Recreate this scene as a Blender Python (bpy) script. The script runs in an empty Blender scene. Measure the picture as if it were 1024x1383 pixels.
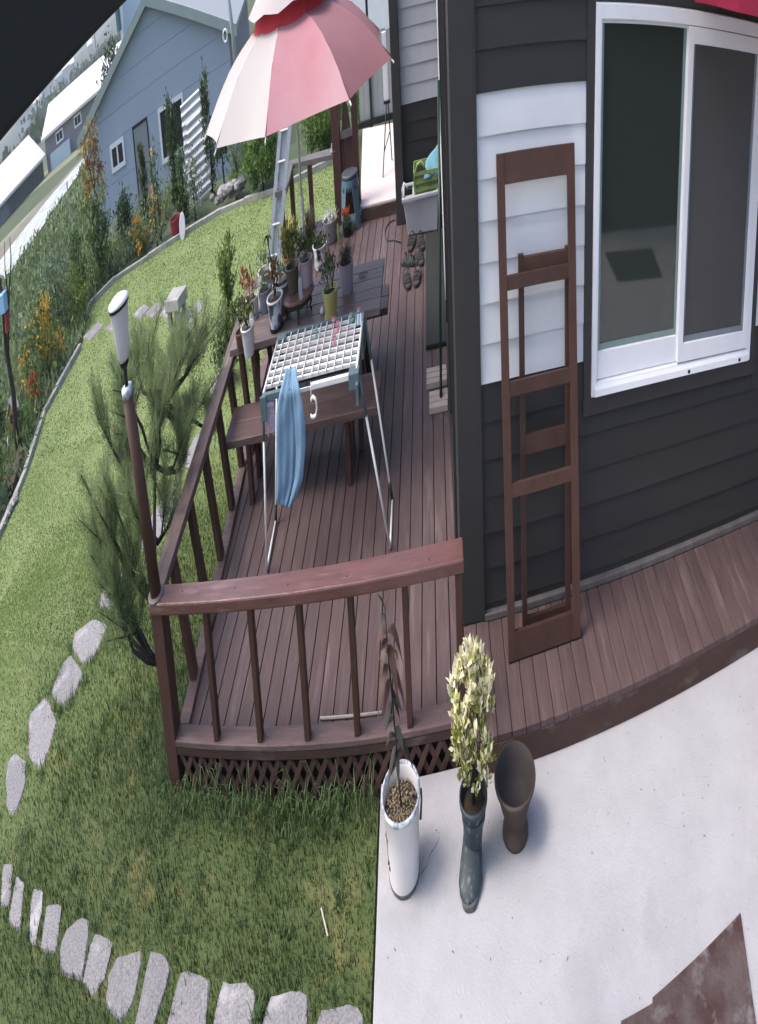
import bpy, math, random
import numpy as np
from mathutils import Vector, Matrix

rng = np.random.default_rng(7)
random.seed(7)
S = bpy.context.scene
COL = S.collection
R = math.radians

# ------------------------------------------------------------------ camera
cam_d = bpy.data.cameras.new("camera")
cam = bpy.data.objects.new("camera", cam_d)
COL.objects.link(cam)
S.camera = cam
S.render.engine = 'CYCLES'
cam_d.type = 'PANO'
cam_d.panorama_type = 'EQUIRECTANGULAR'
cam_d.longitude_min, cam_d.longitude_max = R(-41.176725), R(44.974957)
cam_d.latitude_min, cam_d.latitude_max = R(-23.675333), R(15.483488)
cam_d.clip_start, cam_d.clip_end = 0.02, 6000
cam.matrix_world = Matrix(((0.9846573, 0.08065226, 0.1547424, 0.0),
                           (0.11476812, 0.36867366, -0.92244675, 0.0),
                           (-0.13144686, 0.92605342, 0.3537609, 2.7),
                           (0, 0, 0, 1)))
# ------------------------------------------------------------------ sky and sun (bright overcast)
W = bpy.data.worlds.new("World")
S.world = W
W.use_nodes = True
wn = W.node_tree.nodes
wl = W.node_tree.links
sky = wn.new('ShaderNodeTexSky')
sky.sky_type = 'NISHITA'
sky.sun_disc = False
sky.sun_elevation = R(56)
sky.sun_rotation = R(-98)
sky.air_density = 1.0
sky.dust_density = 4.0
sky.ozone_density = 1.2
bg = wn['Background']
bg.inputs['Strength'].default_value = 0.15
wl.new(sky.outputs[0], bg.inputs['Color'])
sun_d = bpy.data.lights.new("sun", 'SUN')
sun_d.energy = 0.85
sun_d.angle = R(22)
sun_d.color = (1.0, 0.955, 0.90)
sun = bpy.data.objects.new("sun", sun_d)
COL.objects.link(sun)
# light comes from the left (west, -x), slightly from the front
sd = Vector((math.sin(R(-98)) * math.cos(R(56)), math.cos(R(-98)) * math.cos(R(56)), math.sin(R(56))))
sun.rotation_euler = sd.to_track_quat('Z', 'Y').to_euler()
sun.location = (-20, 8, 30)
S.view_settings.view_transform = 'Standard'
S.view_settings.look = 'None'
S.view_settings.exposure = 1.2
S.view_settings.gamma = 1.0
S.view_settings.use_curve_mapping = False
S.cycles.use_denoising = True
S.cycles.max_bounces = 8
S.cycles.diffuse_bounces = 3
S.cycles.glossy_bounces = 4
S.cycles.transmission_bounces = 6
S.cycles.transparent_max_bounces = 12


# ------------------------------------------------------------------ materials
def mat(name, col, rough=0.7, col2=None, scale=6.0, bump=0.0, bscale=40.0, objrand=0.0, island=0.0, stretch=None,
        spec=0.4, metal=0.0, mid=0.5, width=0.25, detail=4.0, trans=0.0, coat=0.0, col3=None, scale3=1.0):
    m = bpy.data.materials.new(name)
    m.use_nodes = True
    nt = m.node_tree
    n, l = nt.nodes, nt.links
    b = n['Principled BSDF']
    b.inputs['Roughness'].default_value = rough
    b.inputs['Metallic'].default_value = metal
    b.inputs['Specular IOR Level'].default_value = spec
    if coat:
        b.inputs['Coat Weight'].default_value = coat
    tc = n.new('ShaderNodeTexCoord')
    vec = tc.outputs['Object']
    mp = n.new('ShaderNodeMapping')
    if stretch:
        mp.inputs['Scale'].default_value = stretch
    l.new(vec, mp.inputs['Vector'])
    if objrand or True:
        oi = n.new('ShaderNodeObjectInfo')
        ad = n.new('ShaderNodeVectorMath')
        ad.operation = 'ADD'
        sc = n.new('ShaderNodeMath')
        sc.operation = 'MULTIPLY'
        sc.inputs[1].default_value = 37.0
        l.new(oi.outputs['Random'], sc.inputs[0])
        l.new(mp.outputs[0], ad.inputs[0])
        l.new(sc.outputs[0], ad.inputs[1])
        vec = ad.outputs[0]
    src = None
    rgb = n.new('ShaderNodeRGB')
    rgb.outputs[0].default_value = (*col, 1)
    src = rgb.outputs[0]

    def mix(a, c, fac):
        x = n.new('ShaderNodeMix')
        x.data_type = 'RGBA'
        l.new(fac, x.inputs[0])
        l.new(a, x.inputs[6])
        x.inputs[7].default_value = (*c, 1)
        return x.outputs[2]

    def noise(s, lo, hi, det=detail):
        t = n.new('ShaderNodeTexNoise')
        t.inputs['Scale'].default_value = s
        t.inputs['Detail'].default_value = det
        t.inputs['Roughness'].default_value = 0.62
        l.new(vec, t.inputs['Vector'])
        r = n.new('ShaderNodeMapRange')
        r.inputs[1].default_value = lo
        r.inputs[2].default_value = hi
        l.new(t.outputs['Fac'], r.inputs[0])
        return r.outputs[0]
    if col2:
        src = mix(src, col2, noise(scale, mid - width, mid + width))
    if col3:
        src = mix(src, col3, noise(scale3, 0.55, 0.7, 6))
    if objrand or island:
        hs = n.new('ShaderNodeHueSaturation')
        mr = n.new('ShaderNodeMapRange')
        amt = objrand or island
        mr.inputs[3].default_value = 1 - amt
        mr.inputs[4].default_value = 1 + amt
        if island:
            g = n.new('ShaderNodeNewGeometry')
            l.new(g.outputs['Random Per Island'], mr.inputs[0])
        else:
            l.new(oi.outputs['Random'], mr.inputs[0])
        l.new(mr.outputs[0], hs.inputs['Value'])
        l.new(src, hs.inputs['Color'])
        src = hs.outputs[0]
    l.new(src, b.inputs['Base Color'])
    if bump:
        t = n.new('ShaderNodeTexNoise')
        t.inputs['Scale'].default_value = bscale
        t.inputs['Detail'].default_value = 5
        l.new(vec, t.inputs['Vector'])
        bp = n.new('ShaderNodeBump')
        bp.inputs['Strength'].default_value = bump
        bp.inputs['Distance'].default_value = 0.01
        l.new(t.outputs['Fac'], bp.inputs['Height'])
        l.new(bp.outputs[0], b.inputs['Normal'])
    if trans:
        # thin leaf / cloth: part of the light passes through
        tr = n.new('ShaderNodeBsdfTranslucent')
        l.new(src, tr.inputs['Color'])
        ms = n.new('ShaderNodeMixShader')
        ms.inputs[0].default_value = trans
        out = n['Material Output']
        l.new(b.outputs[0], ms.inputs[1])
        l.new(tr.outputs[0], ms.inputs[2])
        l.new(ms.outputs[0], out.inputs['Surface'])
    return m


def leaf(name, c, c2=None, isl=0.45, rough=0.6, trans=0.3, scale=2.0):
    return mat(name, c, rough, c2, scale=scale, island=isl, spec=0.25, trans=trans)


M = {}
M['deck'] = mat('deck_wood', (0.112, 0.074, 0.074), 0.6, (0.078, 0.049, 0.048), 5, 0.35, 30, objrand=0.12, stretch=(6, 0.7, 6), width=0.2, col3=(0.155, 0.110, 0.110), scale3=2.2)
M['deckx'] = mat('bench_wood', (0.150, 0.095, 0.090), 0.55, (0.09, 0.055, 0.052), 5, 0.35, 30, objrand=0.18, stretch=(0.7, 6, 6), width=0.2, col3=(0.17, 0.12, 0.115), scale3=2.4)
M['tablew'] = mat('weathered_table_wood', (0.235, 0.185, 0.18), 0.5, (0.16, 0.12, 0.115), 5, 0.35, 30, objrand=0.15, stretch=(0.7, 6, 6), width=0.2, col3=(0.28, 0.235, 0.23), scale3=2.4)
M['rail'] = mat('rail_wood', (0.165, 0.066, 0.056), 0.36, (0.095, 0.038, 0.032), 6, 0.25, 30, stretch=(0.8, 5, 5), width=0.22, col3=(0.24, 0.13, 0.12), scale3=2.0, spec=0.75)
M['post'] = mat('post_wood', (0.085, 0.036, 0.026), 0.6, (0.05, 0.022, 0.016), 6, 0.3, 30, objrand=0.15, stretch=(5, 5, 0.8))
M['skirt'] = mat('skirt_wood', (0.07, 0.034, 0.026), 0.65, (0.045, 0.023, 0.018), 6, 0.3, 30, stretch=(1, 4, 4), col3=(0.12, 0.09, 0.075), scale3=3)
M['lattice'] = mat('lattice_wood', (0.10, 0.05, 0.038), 0.7, (0.07, 0.036, 0.028), 8, 0.3, 30, objrand=0.2)
M['frame_wood'] = mat('frame_wood', (0.075, 0.034, 0.024), 0.55, (0.05, 0.022, 0.016), 8, 0.2, 40, objrand=0.15)
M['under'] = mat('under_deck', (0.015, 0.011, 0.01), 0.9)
M['dark_siding'] = mat('dark_siding', (0.034, 0.0325, 0.033), 0.55, (0.026, 0.025, 0.0255), 3, 0.12, 60, objrand=0.08, stretch=(0.5, 1, 4))
M['white_siding'] = mat('white_siding', (0.74, 0.75, 0.77), 0.5, (0.66, 0.67, 0.70), 3, 0.06, 60, objrand=0.04)
M['grey_siding'] = mat('grey_siding', (0.55, 0.56, 0.60), 0.5, (0.48, 0.49, 0.53), 3, 0.06, 60, objrand=0.04)
M['trim'] = mat('charcoal_trim', (0.040, 0.0385, 0.039), 0.5, (0.033, 0.0318, 0.032), 2, 0.05, 60)
M['pvc'] = mat('white_pvc', (0.83, 0.83, 0.86), 0.3, (0.74, 0.75, 0.79), 4, spec=0.5)
M['ledge'] = mat('grey_ledge', (0.16, 0.145, 0.14), 0.6, (0.09, 0.08, 0.078), 8, 0.2)
M['red_cloth'] = mat('red_fabric', (0.42, 0.02, 0.06), 0.75, (0.30, 0.012, 0.04), 2)
M['screen'] = mat('insect_screen', (0.072, 0.07, 0.071), 0.5, (0.055, 0.054, 0.055), 1.5)
M['gasket'] = mat('green_grey_gasket', (0.20, 0.27, 0.26), 0.4)
M['black'] = mat('black_plastic', (0.008, 0.0078, 0.008), 0.6)
M['concrete'] = mat('concrete', (0.405, 0.400, 0.418), 0.82, (0.345, 0.340, 0.355), 3.2, 0.45, 70, width=0.22, detail=10, col3=(0.315, 0.308, 0.318), scale3=1.2)
M['soil'] = mat('soil', (0.06, 0.042, 0.028), 0.95, (0.03, 0.022, 0.016), 12, 0.8, 40)
M['stone'] = mat('stepping_stone', (0.30, 0.29, 0.295), 0.85, (0.17, 0.16, 0.165), 60, 1.0, 70, width=0.16, objrand=0.12, col3=(0.42, 0.40, 0.41), scale3=3)
M['curb'] = mat('curb_stone', (0.42, 0.41, 0.38), 0.85, (0.24, 0.23, 0.21), 6, 0.5, 40, objrand=0.1)
M['rock'] = mat('rock', (0.34, 0.32, 0.31), 0.85, (0.15, 0.14, 0.14), 5, 0.8, 20, objrand=0.3)
M['metal'] = mat('galvanised', (0.42, 0.44, 0.47), 0.45, (0.30, 0.32, 0.35), 20, metal=0.4)
M['whitem'] = mat('white_metal', (0.82, 0.83, 0.82), 0.35, (0.74, 0.75, 0.73), 12)
M['ribgrey'] = mat('rack_plastic', (0.10, 0.15, 0.165), 0.5)
M['rust'] = mat('rusty_plate', (0.10, 0.075, 0.072), 0.5, (0.06, 0.032, 0.029), 4.5, 0.5, 40, width=0.10, detail=10, col3=(0.19, 0.175, 0.17), scale3=5)
M['enamel'] = mat('white_enamel', (0.70, 0.67, 0.66), 0.35, (0.62, 0.585, 0.57), 4, 0.05, 30)
M['rim'] = mat('worn_rim', (0.62, 0.65, 0.70), 0.4, (0.22, 0.25, 0.30), 26, width=0.1)
M['boot'] = mat('rubber_boot', (0.042, 0.056, 0.068), 0.5, (0.03, 0.04, 0.048), 6, 0.25, 25, col3=(0.17, 0.185, 0.19), scale3=7, stretch=(3, 3, 0.8))
M['sole'] = mat('boot_sole', (0.12, 0.135, 0.135), 0.6, (0.05, 0.055, 0.055), 14)
M['clay'] = mat('brown_clay', (0.075, 0.05, 0.04), 0.6, (0.05, 0.034, 0.028), 5, 0.2, 40)
M['clay_in'] = mat('clay_inside', (0.05, 0.04, 0.037), 0.7, (0.032, 0.026, 0.025), 4)
M['bark'] = mat('bark', (0.06, 0.048, 0.04), 0.9, (0.025, 0.02, 0.017), 25, 0.9, 40)
M['stem'] = mat('plant_stem', (0.045, 0.03, 0.025), 0.7)
M['cloth_blue'] = mat('blue_towel', (0.26, 0.41, 0.56), 0.95, (0.20, 0.34, 0.49), 9, 0.5, 160, trans=0.12)
M['cloth_cyan'] = mat('cyan_cloth', (0.20, 0.42, 0.52), 0.9, (0.12, 0.29, 0.38), 14, 0.5, 80)
M['canopy_white_lit'] = mat('canopy_cream_lit', (0.475, 0.445, 0.425), 0.8, (0.44, 0.40, 0.385), 2, 0.05, 300, trans=0.12)  # faded cloth with the sky glare painted into its colour
M['canopy_pink'] = mat('canopy_pink', (0.48, 0.285, 0.31), 0.65, (0.45, 0.18, 0.21), 1.3, 0.05, 300, trans=0.12, width=0.2)
M['canopy_rose_shaded'] = mat('canopy_rose_shaded', (0.34, 0.165, 0.185), 0.8, (0.29, 0.125, 0.145), 1.6, 0.05, 300, trans=0.12)  # same cloth painted darker for the side turned from the sun
M['canopy_red'] = mat('canopy_red', (0.62, 0.045, 0.07), 0.75, (0.5, 0.03, 0.05), 5, trans=0.1)
M['stool'] = mat('blue_grey_plastic', (0.075, 0.135, 0.175), 0.45)
M['stool_dark'] = mat('stool_top_plastic', (0.07, 0.085, 0.10), 0.5)
M['lav'] = mat('lavender_pot', (0.36, 0.33, 0.40), 0.5, (0.30, 0.27, 0.33), 6)
M['yellowpot'] = mat('yellow_green_pot', (0.44, 0.43, 0.16), 0.4, (0.38, 0.36, 0.12), 6)
M['olivepot'] = mat('olive_pot', (0.10, 0.085, 0.06), 0.5, (0.075, 0.062, 0.045), 6)
M['pinkpot'] = mat('pink_grey_pot', (0.40, 0.31, 0.33), 0.5, (0.30, 0.27, 0.31), 3)
M['whitepot'] = mat('white_pot', (0.72, 0.71, 0.71), 0.45, (0.60, 0.60, 0.62), 8)
M['bluegrey'] = mat('blue_grey_pot', (0.20, 0.23, 0.28), 0.5, (0.16, 0.18, 0.22), 5)
M['floralpot'] = mat('blue_white_pot', (0.62, 0.64, 0.68), 0.3, (0.05, 0.07, 0.12), 11, width=0.05, detail=2)
M['brownpot'] = mat('brown_pot', (0.16, 0.08, 0.06), 0.55, (0.10, 0.05, 0.04), 6)
M['bin'] = mat('translucent_bin', (0.62, 0.63, 0.68), 0.4, (0.50, 0.51, 0.56), 3, trans=0.2)
M['basketgreen'] = mat('green_basket', (0.29, 0.40, 0.14), 0.5, (0.24, 0.34, 0.11), 5)
M['mat_rubber'] = mat('dark_rubber', (0.022, 0.027, 0.026), 0.7, (0.015, 0.018, 0.018), 20, 0.3, 80)
M['sandal'] = mat('dark_sandal', (0.035, 0.037, 0.038), 0.7, (0.018, 0.018, 0.019), 20, 0.3)
M['insole'] = mat('sandal_insole', (0.06, 0.06, 0.06), 0.75, (0.035, 0.035, 0.035), 20)
M['palewood'] = mat('pale_wood', (0.56, 0.47, 0.42), 0.7, (0.44, 0.36, 0.31), 8, 0.2)
M['greenpole'] = mat('green_pole', (0.008, 0.042, 0.024), 0.4)
M['landing'] = mat('pink_landing', (0.66, 0.585, 0.56), 0.75, (0.58, 0.51, 0.49), 2.5, 0.1, 50)
M['lampshade'] = mat('lamp_shade', (0.80, 0.76, 0.79), 0.35, (0.73, 0.69, 0.72), 3, trans=0.2)
M['lampcap'] = mat('lamp_cap', (0.72, 0.72, 0.73), 0.4)
M['graywall'] = mat('grey_panel_wall', (0.37, 0.42, 0.50), 0.6, (0.33, 0.38, 0.46), 0.8, 0.05, 10)
M['greywall2'] = mat('grey_violet_wall', (0.24, 0.225, 0.26), 0.7, (0.20, 0.19, 0.22), 0.6)
M['gable_trim'] = mat('pale_green_trim', (0.36, 0.41, 0.39), 0.6, (0.30, 0.35, 0.33), 2)
M['roof_white'] = mat('white_roof', (0.62, 0.60, 0.60), 0.6, (0.63, 0.62, 0.63), 0.5)
M['roof_grey'] = mat('grey_roof', (0.30, 0.32, 0.33), 0.6)
M['paneblack'] = mat('far_pane', (0.02, 0.022, 0.026), 0.1, spec=0.6)
M['corr'] = mat('corrugated_panel', (0.58, 0.60, 0.63), 0.5, (0.42, 0.44, 0.47), 3)
M['teal'] = mat('teal_paint', (0.02, 0.14, 0.15), 0.5)
M['bluewhite'] = mat('blue_white_wall', (0.42, 0.53, 0.62), 0.6)
M['film'] = mat('silver_mulch', (0.55, 0.55, 0.57), 0.45, (0.24, 0.27, 0.20), 2.4, 0.5, 4, width=0.10, stretch=(1, 0.25, 1))
M['dirtroad'] = mat('dirt_road', (0.20, 0.185, 0.14), 0.9, (0.13, 0.12, 0.09), 0.6, col3=(0.10, 0.12, 0.06), scale3=0.4)
M['verge'] = mat('verge', (0.21, 0.22, 0.14), 0.9, (0.15, 0.17, 0.09), 0.5, col3=(0.27, 0.26, 0.18), scale3=0.3)
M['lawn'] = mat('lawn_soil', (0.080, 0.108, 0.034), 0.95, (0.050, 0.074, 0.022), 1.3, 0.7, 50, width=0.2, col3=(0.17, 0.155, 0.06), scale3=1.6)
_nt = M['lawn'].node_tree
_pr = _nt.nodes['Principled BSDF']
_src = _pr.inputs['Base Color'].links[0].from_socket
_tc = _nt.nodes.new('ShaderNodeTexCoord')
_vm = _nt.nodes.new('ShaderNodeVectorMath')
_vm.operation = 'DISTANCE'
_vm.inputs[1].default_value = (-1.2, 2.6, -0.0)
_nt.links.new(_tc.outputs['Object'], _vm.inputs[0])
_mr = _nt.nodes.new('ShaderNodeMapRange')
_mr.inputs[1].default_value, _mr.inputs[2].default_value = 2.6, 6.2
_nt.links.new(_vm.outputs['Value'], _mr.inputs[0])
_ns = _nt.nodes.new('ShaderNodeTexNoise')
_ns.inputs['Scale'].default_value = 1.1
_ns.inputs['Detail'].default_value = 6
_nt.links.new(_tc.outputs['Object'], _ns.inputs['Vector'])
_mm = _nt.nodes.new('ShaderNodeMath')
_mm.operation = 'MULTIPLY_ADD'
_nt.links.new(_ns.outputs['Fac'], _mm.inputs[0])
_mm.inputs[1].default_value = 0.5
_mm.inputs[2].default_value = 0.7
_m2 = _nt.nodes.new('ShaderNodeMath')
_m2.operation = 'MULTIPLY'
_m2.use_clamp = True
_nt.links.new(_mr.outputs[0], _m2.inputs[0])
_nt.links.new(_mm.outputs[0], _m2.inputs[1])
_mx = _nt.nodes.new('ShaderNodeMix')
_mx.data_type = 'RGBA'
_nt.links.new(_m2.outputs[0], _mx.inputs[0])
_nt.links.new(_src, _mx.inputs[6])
_mx.inputs[7].default_value = (0.185, 0.235, 0.085, 1)   # lawn away from the deck painted lighter, for the brighter light there
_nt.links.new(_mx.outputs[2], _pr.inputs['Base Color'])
M['field'] = mat('field_ground', (0.075, 0.10, 0.045), 0.95, (0.045, 0.066, 0.032), 0.25, 0.5, 3, col3=(0.10, 0.115, 0.06), scale3=0.05)
M['hill'] = mat('wooded_hill', (0.045, 0.062, 0.048), 0.95, (0.028, 0.040, 0.034), 0.06, col3=(0.065, 0.080, 0.062), scale3=0.012)
M['needle'] = leaf('pine_needle', (0.27, 0.32, 0.16), (0.20, 0.265, 0.12), 0.4, 0.55, 0.5)
M['grassblade'] = leaf('grass_blade', (0.052, 0.085, 0.022), (0.028, 0.056, 0.013), 0.35, 0.6, 0.35, scale=0.7)
M['grassfar'] = leaf('lit_grass_blade', (0.265, 0.345, 0.120), (0.20, 0.28, 0.088), 0.25, 0.6, 0.4, scale=0.4)  # paler blades: brighter light on the far lawn put into the colour
M['tallgrass'] = leaf('tall_grass_blade', (0.1187, 0.1812, 0.0688), (0.075, 0.125, 0.05), 0.5, 0.6, 0.3)
M['lf_green'] = leaf('leaf_green', (0.117, 0.1852, 0.0585), (0.0683, 0.1209, 0.0429))
M['lf_dark'] = leaf('leaf_dark_green', (0.06, 0.099, 0.039), (0.033, 0.063, 0.027))
M['lf_conifer'] = leaf('leaf_conifer', (0.087, 0.1275, 0.048), (0.054, 0.087, 0.033))
M['lf_grey'] = leaf('leaf_grey_green', (0.2048, 0.2633, 0.1658), (0.1268, 0.1852, 0.1073))
M['weed_a'] = leaf('weed_grey_green', (0.27, 0.33, 0.19), (0.16, 0.22, 0.11), 0.5)
M['weed_b'] = leaf('weed_green', (0.18, 0.25, 0.085), (0.11, 0.165, 0.055), 0.5)
M['lf_hedge'] = leaf('leaf_hedge', (0.17, 0.27, 0.07), (0.09, 0.165, 0.04), 0.5)
M['weed_c'] = leaf('weed_straw', (0.27, 0.255, 0.13), (0.18, 0.19, 0.08), 0.4)
M['lf_lime'] = leaf('leaf_lime', (0.18, 0.2475, 0.06), (0.12, 0.18, 0.045))
M['lf_yel'] = leaf('leaf_yellow_green', (0.3705, 0.3217, 0.0878), (0.195, 0.2242, 0.0624))
M['lf_orange'] = leaf('leaf_orange_brown', (0.345, 0.18, 0.075), (0.21, 0.15, 0.0525))
M['lf_brown'] = leaf('leaf_brown', (0.15, 0.09, 0.06), (0.09, 0.09, 0.045))
M['lf_cream'] = leaf('leaf_cream', (0.90, 0.86, 0.70), (0.80, 0.74, 0.40), 0.25, 0.5, 0.25, 9)
M['lf_varieg'] = leaf('leaf_variegated', (0.40, 0.38, 0.07), (0.16, 0.20, 0.04), 0.45, scale=14)
M['lf_purple'] = leaf('leaf_purple', (0.0688, 0.05, 0.0525), (0.0438, 0.05, 0.04), 0.4, 0.4)
M['lf_greenish'] = leaf('leaf_dull_green', (0.10, 0.11, 0.075), (0.065, 0.075, 0.05), 0.3, 0.4)
M['lf_copper'] = leaf('leaf_copper', (0.135, 0.072, 0.058), (0.09, 0.055, 0.045), 0.3, 0.4)
M['lf_rust'] = leaf('leaf_rust', (0.30, 0.12, 0.06), (0.22, 0.09, 0.05), 0.4)
M['fl_yellow'] = leaf('petal_yellow', (0.62, 0.40, 0.05), (0.52, 0.30, 0.04), 0.3)
M['fl_orange'] = leaf('petal_orange', (0.66, 0.27, 0.03), (0.6, 0.36, 0.05), 0.3)
M['fl_peach'] = leaf('petal_peach', (0.68, 0.45, 0.25), (0.62, 0.38, 0.2), 0.25)
M['fl_coral'] = leaf('petal_coral', (0.62, 0.16, 0.05), (0.55, 0.11, 0.04), 0.3)
M['fl_red'] = leaf('petal_red', (0.48, 0.03, 0.025), (0.38, 0.02, 0.02), 0.3)
M['fl_white'] = leaf('petal_white', (0.72, 0.70, 0.68), None, 0.15)
M['redplastic'] = mat('red_plastic', (0.22, 0.02, 0.03), 0.45)
M['blueplastic'] = mat('light_blue_paint', (0.25, 0.45, 0.68), 0.5)
M['peg_pink'] = mat('pink_plastic', (0.55, 0.16, 0.22), 0.45)
M['peg_green'] = mat('green_plastic', (0.10, 0.26, 0.20), 0.45)
M['peg_blue'] = mat('blue_plastic', (0.16, 0.34, 0.48), 0.45)
M['purplec'] = mat('purple_cloth', (0.20, 0.17, 0.34), 0.9, (0.45, 0.44, 0.52), 30)
M['house_far'] = mat('far_house_wall', (0.66, 0.64, 0.63), 0.7)
M['terrac'] = mat('terracotta', (0.26, 0.10, 0.06), 0.7, (0.2, 0.08, 0.05), 8)
M['cable_b'] = mat('dark_cable', (0.03, 0.03, 0.03), 0.5)


def glass_dark(name, base, ior_spec=0.5, rough=0.02):
    m = bpy.data.materials.new(name)
    m.use_nodes = True
    b = m.node_tree.nodes['Principled BSDF']
    b.inputs['Base Color'].default_value = (*base, 1)
    b.inputs['Roughness'].default_value = rough
    b.inputs['Specular IOR Level'].default_value = ior_spec
    b.inputs['IOR'].default_value = 1.55
    return m


M['glass'] = glass_dark('window_glass', (0.030, 0.037, 0.033), 0.95, 0.03)


# ------------------------------------------------------------------ mesh builder
class MB:
    def __init__(s):
        s.v = []
        s.f = []

    def add(s, vs, fs):
        k = len(s.v)
        s.v += [tuple(map(float, p)) for p in vs]
        s.f += [tuple(i + k for i in f) for f in fs]
        return s

    def hexa(s, p):                        # 8 corners: bottom ring 0-3, top ring 4-7
        return s.add(p, [(3, 2, 1, 0), (4, 5, 6, 7), (0, 1, 5, 4), (1, 2, 6, 5), (2, 3, 7, 6), (3, 0, 4, 7)])

    def box(s, x0, x1, y0, y1, z0, z1):
        return s.hexa([(x0, y0, z0), (x1, y0, z0), (x1, y1, z0), (x0, y1, z0), (x0, y0, z1), (x1, y0, z1), (x1, y1, z1), (x0, y1, z1)])

    def bar(s, p, q, w, t, up=(0, 0, 1)):  # rectangular bar from p to q, width w (sideways), thickness t (along up)
        p, q = Vector(p), Vector(q)
        d = (q - p).normalized()
        u = Vector(up)
        if abs(d.dot(u)) > 0.98:
            u = Vector((0, 1, 0))
        side = d.cross(u).normalized()
        u = side.cross(d).normalized()
        a, b = side * w / 2, u * t / 2
        return s.hexa([p - a - b, p + a - b, p + a + b, p - a + b, q - a - b, q + a - b, q + a + b, q - a + b])

    def tube(s, pts, rad, n=8, cap=True):
        pts = [Vector(p) for p in pts]
        if not hasattr(rad, '__len__'):
            rad = [rad] * len(pts)
        k = len(s.v)
        ref = Vector((0.31, 0.77, 0.55))
        for i, p in enumerate(pts):
            d = (pts[min(i + 1, len(pts) - 1)] - pts[max(i - 1, 0)])
            if d.length < 1e-9:
                d = Vector((0, 0, 1))
            d.normalize()
            a = d.cross(ref)
            if a.length < 0.05:
                a = d.cross(Vector((1, 0, 0)))
            a.normalize()
            b = d.cross(a)
            for j in range(n):
                t = 2 * math.pi * j / n
                s.v.append(tuple(p + (a * math.cos(t) + b * math.sin(t)) * rad[i]))
        for i in range(len(pts) - 1):
            for j in range(n):
                j2 = (j + 1) % n
                s.f.append((k + i * n + j, k + i * n + j2, k + (i + 1) * n + j2, k + (i + 1) * n + j))
        if cap:
            s.f.append(tuple(k + j for j in range(n))[::-1])
            s.f.append(tuple(k + (len(pts) - 1) * n + j for j in range(n)))
        return s

    def lathe(s, c, prof, n=24, sx=1.0, sy=1.0, cap0=True, cap1=True):  # prof: (r, z) list, bottom to top (or any path)
        k = len(s.v)
        for r, z in prof:
            for j in range(n):
                t = 2 * math.pi * j / n
                s.v.append((c[0] + r * sx * math.cos(t), c[1] + r * sy * math.sin(t), c[2] + z))
        for i in range(len(prof) - 1):
            for j in range(n):
                j2 = (j + 1) % n
                s.f.append((k + i * n + j, k + i * n + j2, k + (i + 1) * n + j2, k + (i + 1) * n + j))
        if cap0:
            s.f.append(tuple(k + j for j in range(n))[::-1])
        if cap1:
            s.f.append(tuple(k + (len(prof) - 1) * n + j for j in range(n)))
        return s

    def prism(s, poly, z0, z1):
        n = len(poly)
        vs = [(p[0], p[1], z0) for p in poly] + [(p[0], p[1], z1) for p in poly]
        fs = [tuple(range(n))[::-1], tuple(range(n, 2 * n))] + [(i, (i + 1) % n, n + (i + 1) % n, n + i) for i in range(n)]
        return s.add(vs, fs)

    def extrude(s, poly, d):               # poly: 3D points of a flat outline, d: thickness vector
        n = len(poly)
        d = Vector(d)
        vs = [tuple(p) for p in poly] + [tuple(Vector(p) + d) for p in poly]
        fs = [tuple(range(n))[::-1], tuple(range(n, 2 * n))] + [(i, (i + 1) % n, n + (i + 1) % n, n + i) for i in range(n)]
        return s.add(vs, fs)

    def ring(s, c, r, t, n=20, axis='z'):
        pts = []
        for j in range(n + 1):
            a = 2 * math.pi * j / n
            if axis == 'z':
                pts.append((c[0] + r * math.cos(a), c[1] + r * math.sin(a), c[2]))
            else:
                pts.append((c[0] + r * math.cos(a), c[1], c[2] + r * math.sin(a)))
        return s.tube(pts, t, 6, False)

    def build(s, name, m, parent=None, smooth=False, bevel=0.0, origin=None):
        me = bpy.data.meshes.new(name)
        v = np.array(s.v, float)
        if origin is not None:
            o0 = Vector(origin)
        elif parent is not None:
            o0 = worigin(parent)
        else:
            lo, hi = v.min(0), v.max(0)
            o0 = Vector(((lo[0] + hi[0]) / 2, (lo[1] + hi[1]) / 2, lo[2]))
        v = v - np.array(o0)
        me.from_pydata([tuple(p) for p in v], [], s.f)
        me.update()
        return finish(me, name, m, parent, o0, smooth, bevel)


def finish(me, name, m, parent, o0, smooth=False, bevel=0.0):
    me.materials.append(m)
    if smooth:
        me.polygons.foreach_set('use_smooth', [True] * len(me.polygons))
    o = bpy.data.objects.new(name, me)
    COL.objects.link(o)
    if parent is not None:
        o.parent = parent
    else:
        o.location = o0
    if bevel:
        b = o.modifiers.new('bevel', 'BEVEL')
        b.width = bevel
        b.segments = 2
        b.limit_method = 'ANGLE'
        b.angle_limit = R(40)
    return o


def worigin(o):
    p = Vector((0, 0, 0))
    while o is not None:
        p += o.location
        o = o.parent
    return p


def tag(o, label=None, cat=None, group=None, kind=None):
    if label:
        o['label'] = label
    if cat:
        o['category'] = cat
    if group:
        o['group'] = group
    if kind:
        o['kind'] = kind
    return o


def thing(name, loc, label, cat, group=None):
    o = bpy.data.objects.new(name, None)
    o.empty_display_size = 0.1
    o.location = loc
    COL.objects.link(o)
    return tag(o, label, cat, group)


def share(src, name, parent, loc):         # another object on the same mesh data
    o = src.copy()
    o.name = name
    COL.objects.link(o)
    o.parent = parent
    o.location = loc
    return o


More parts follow.
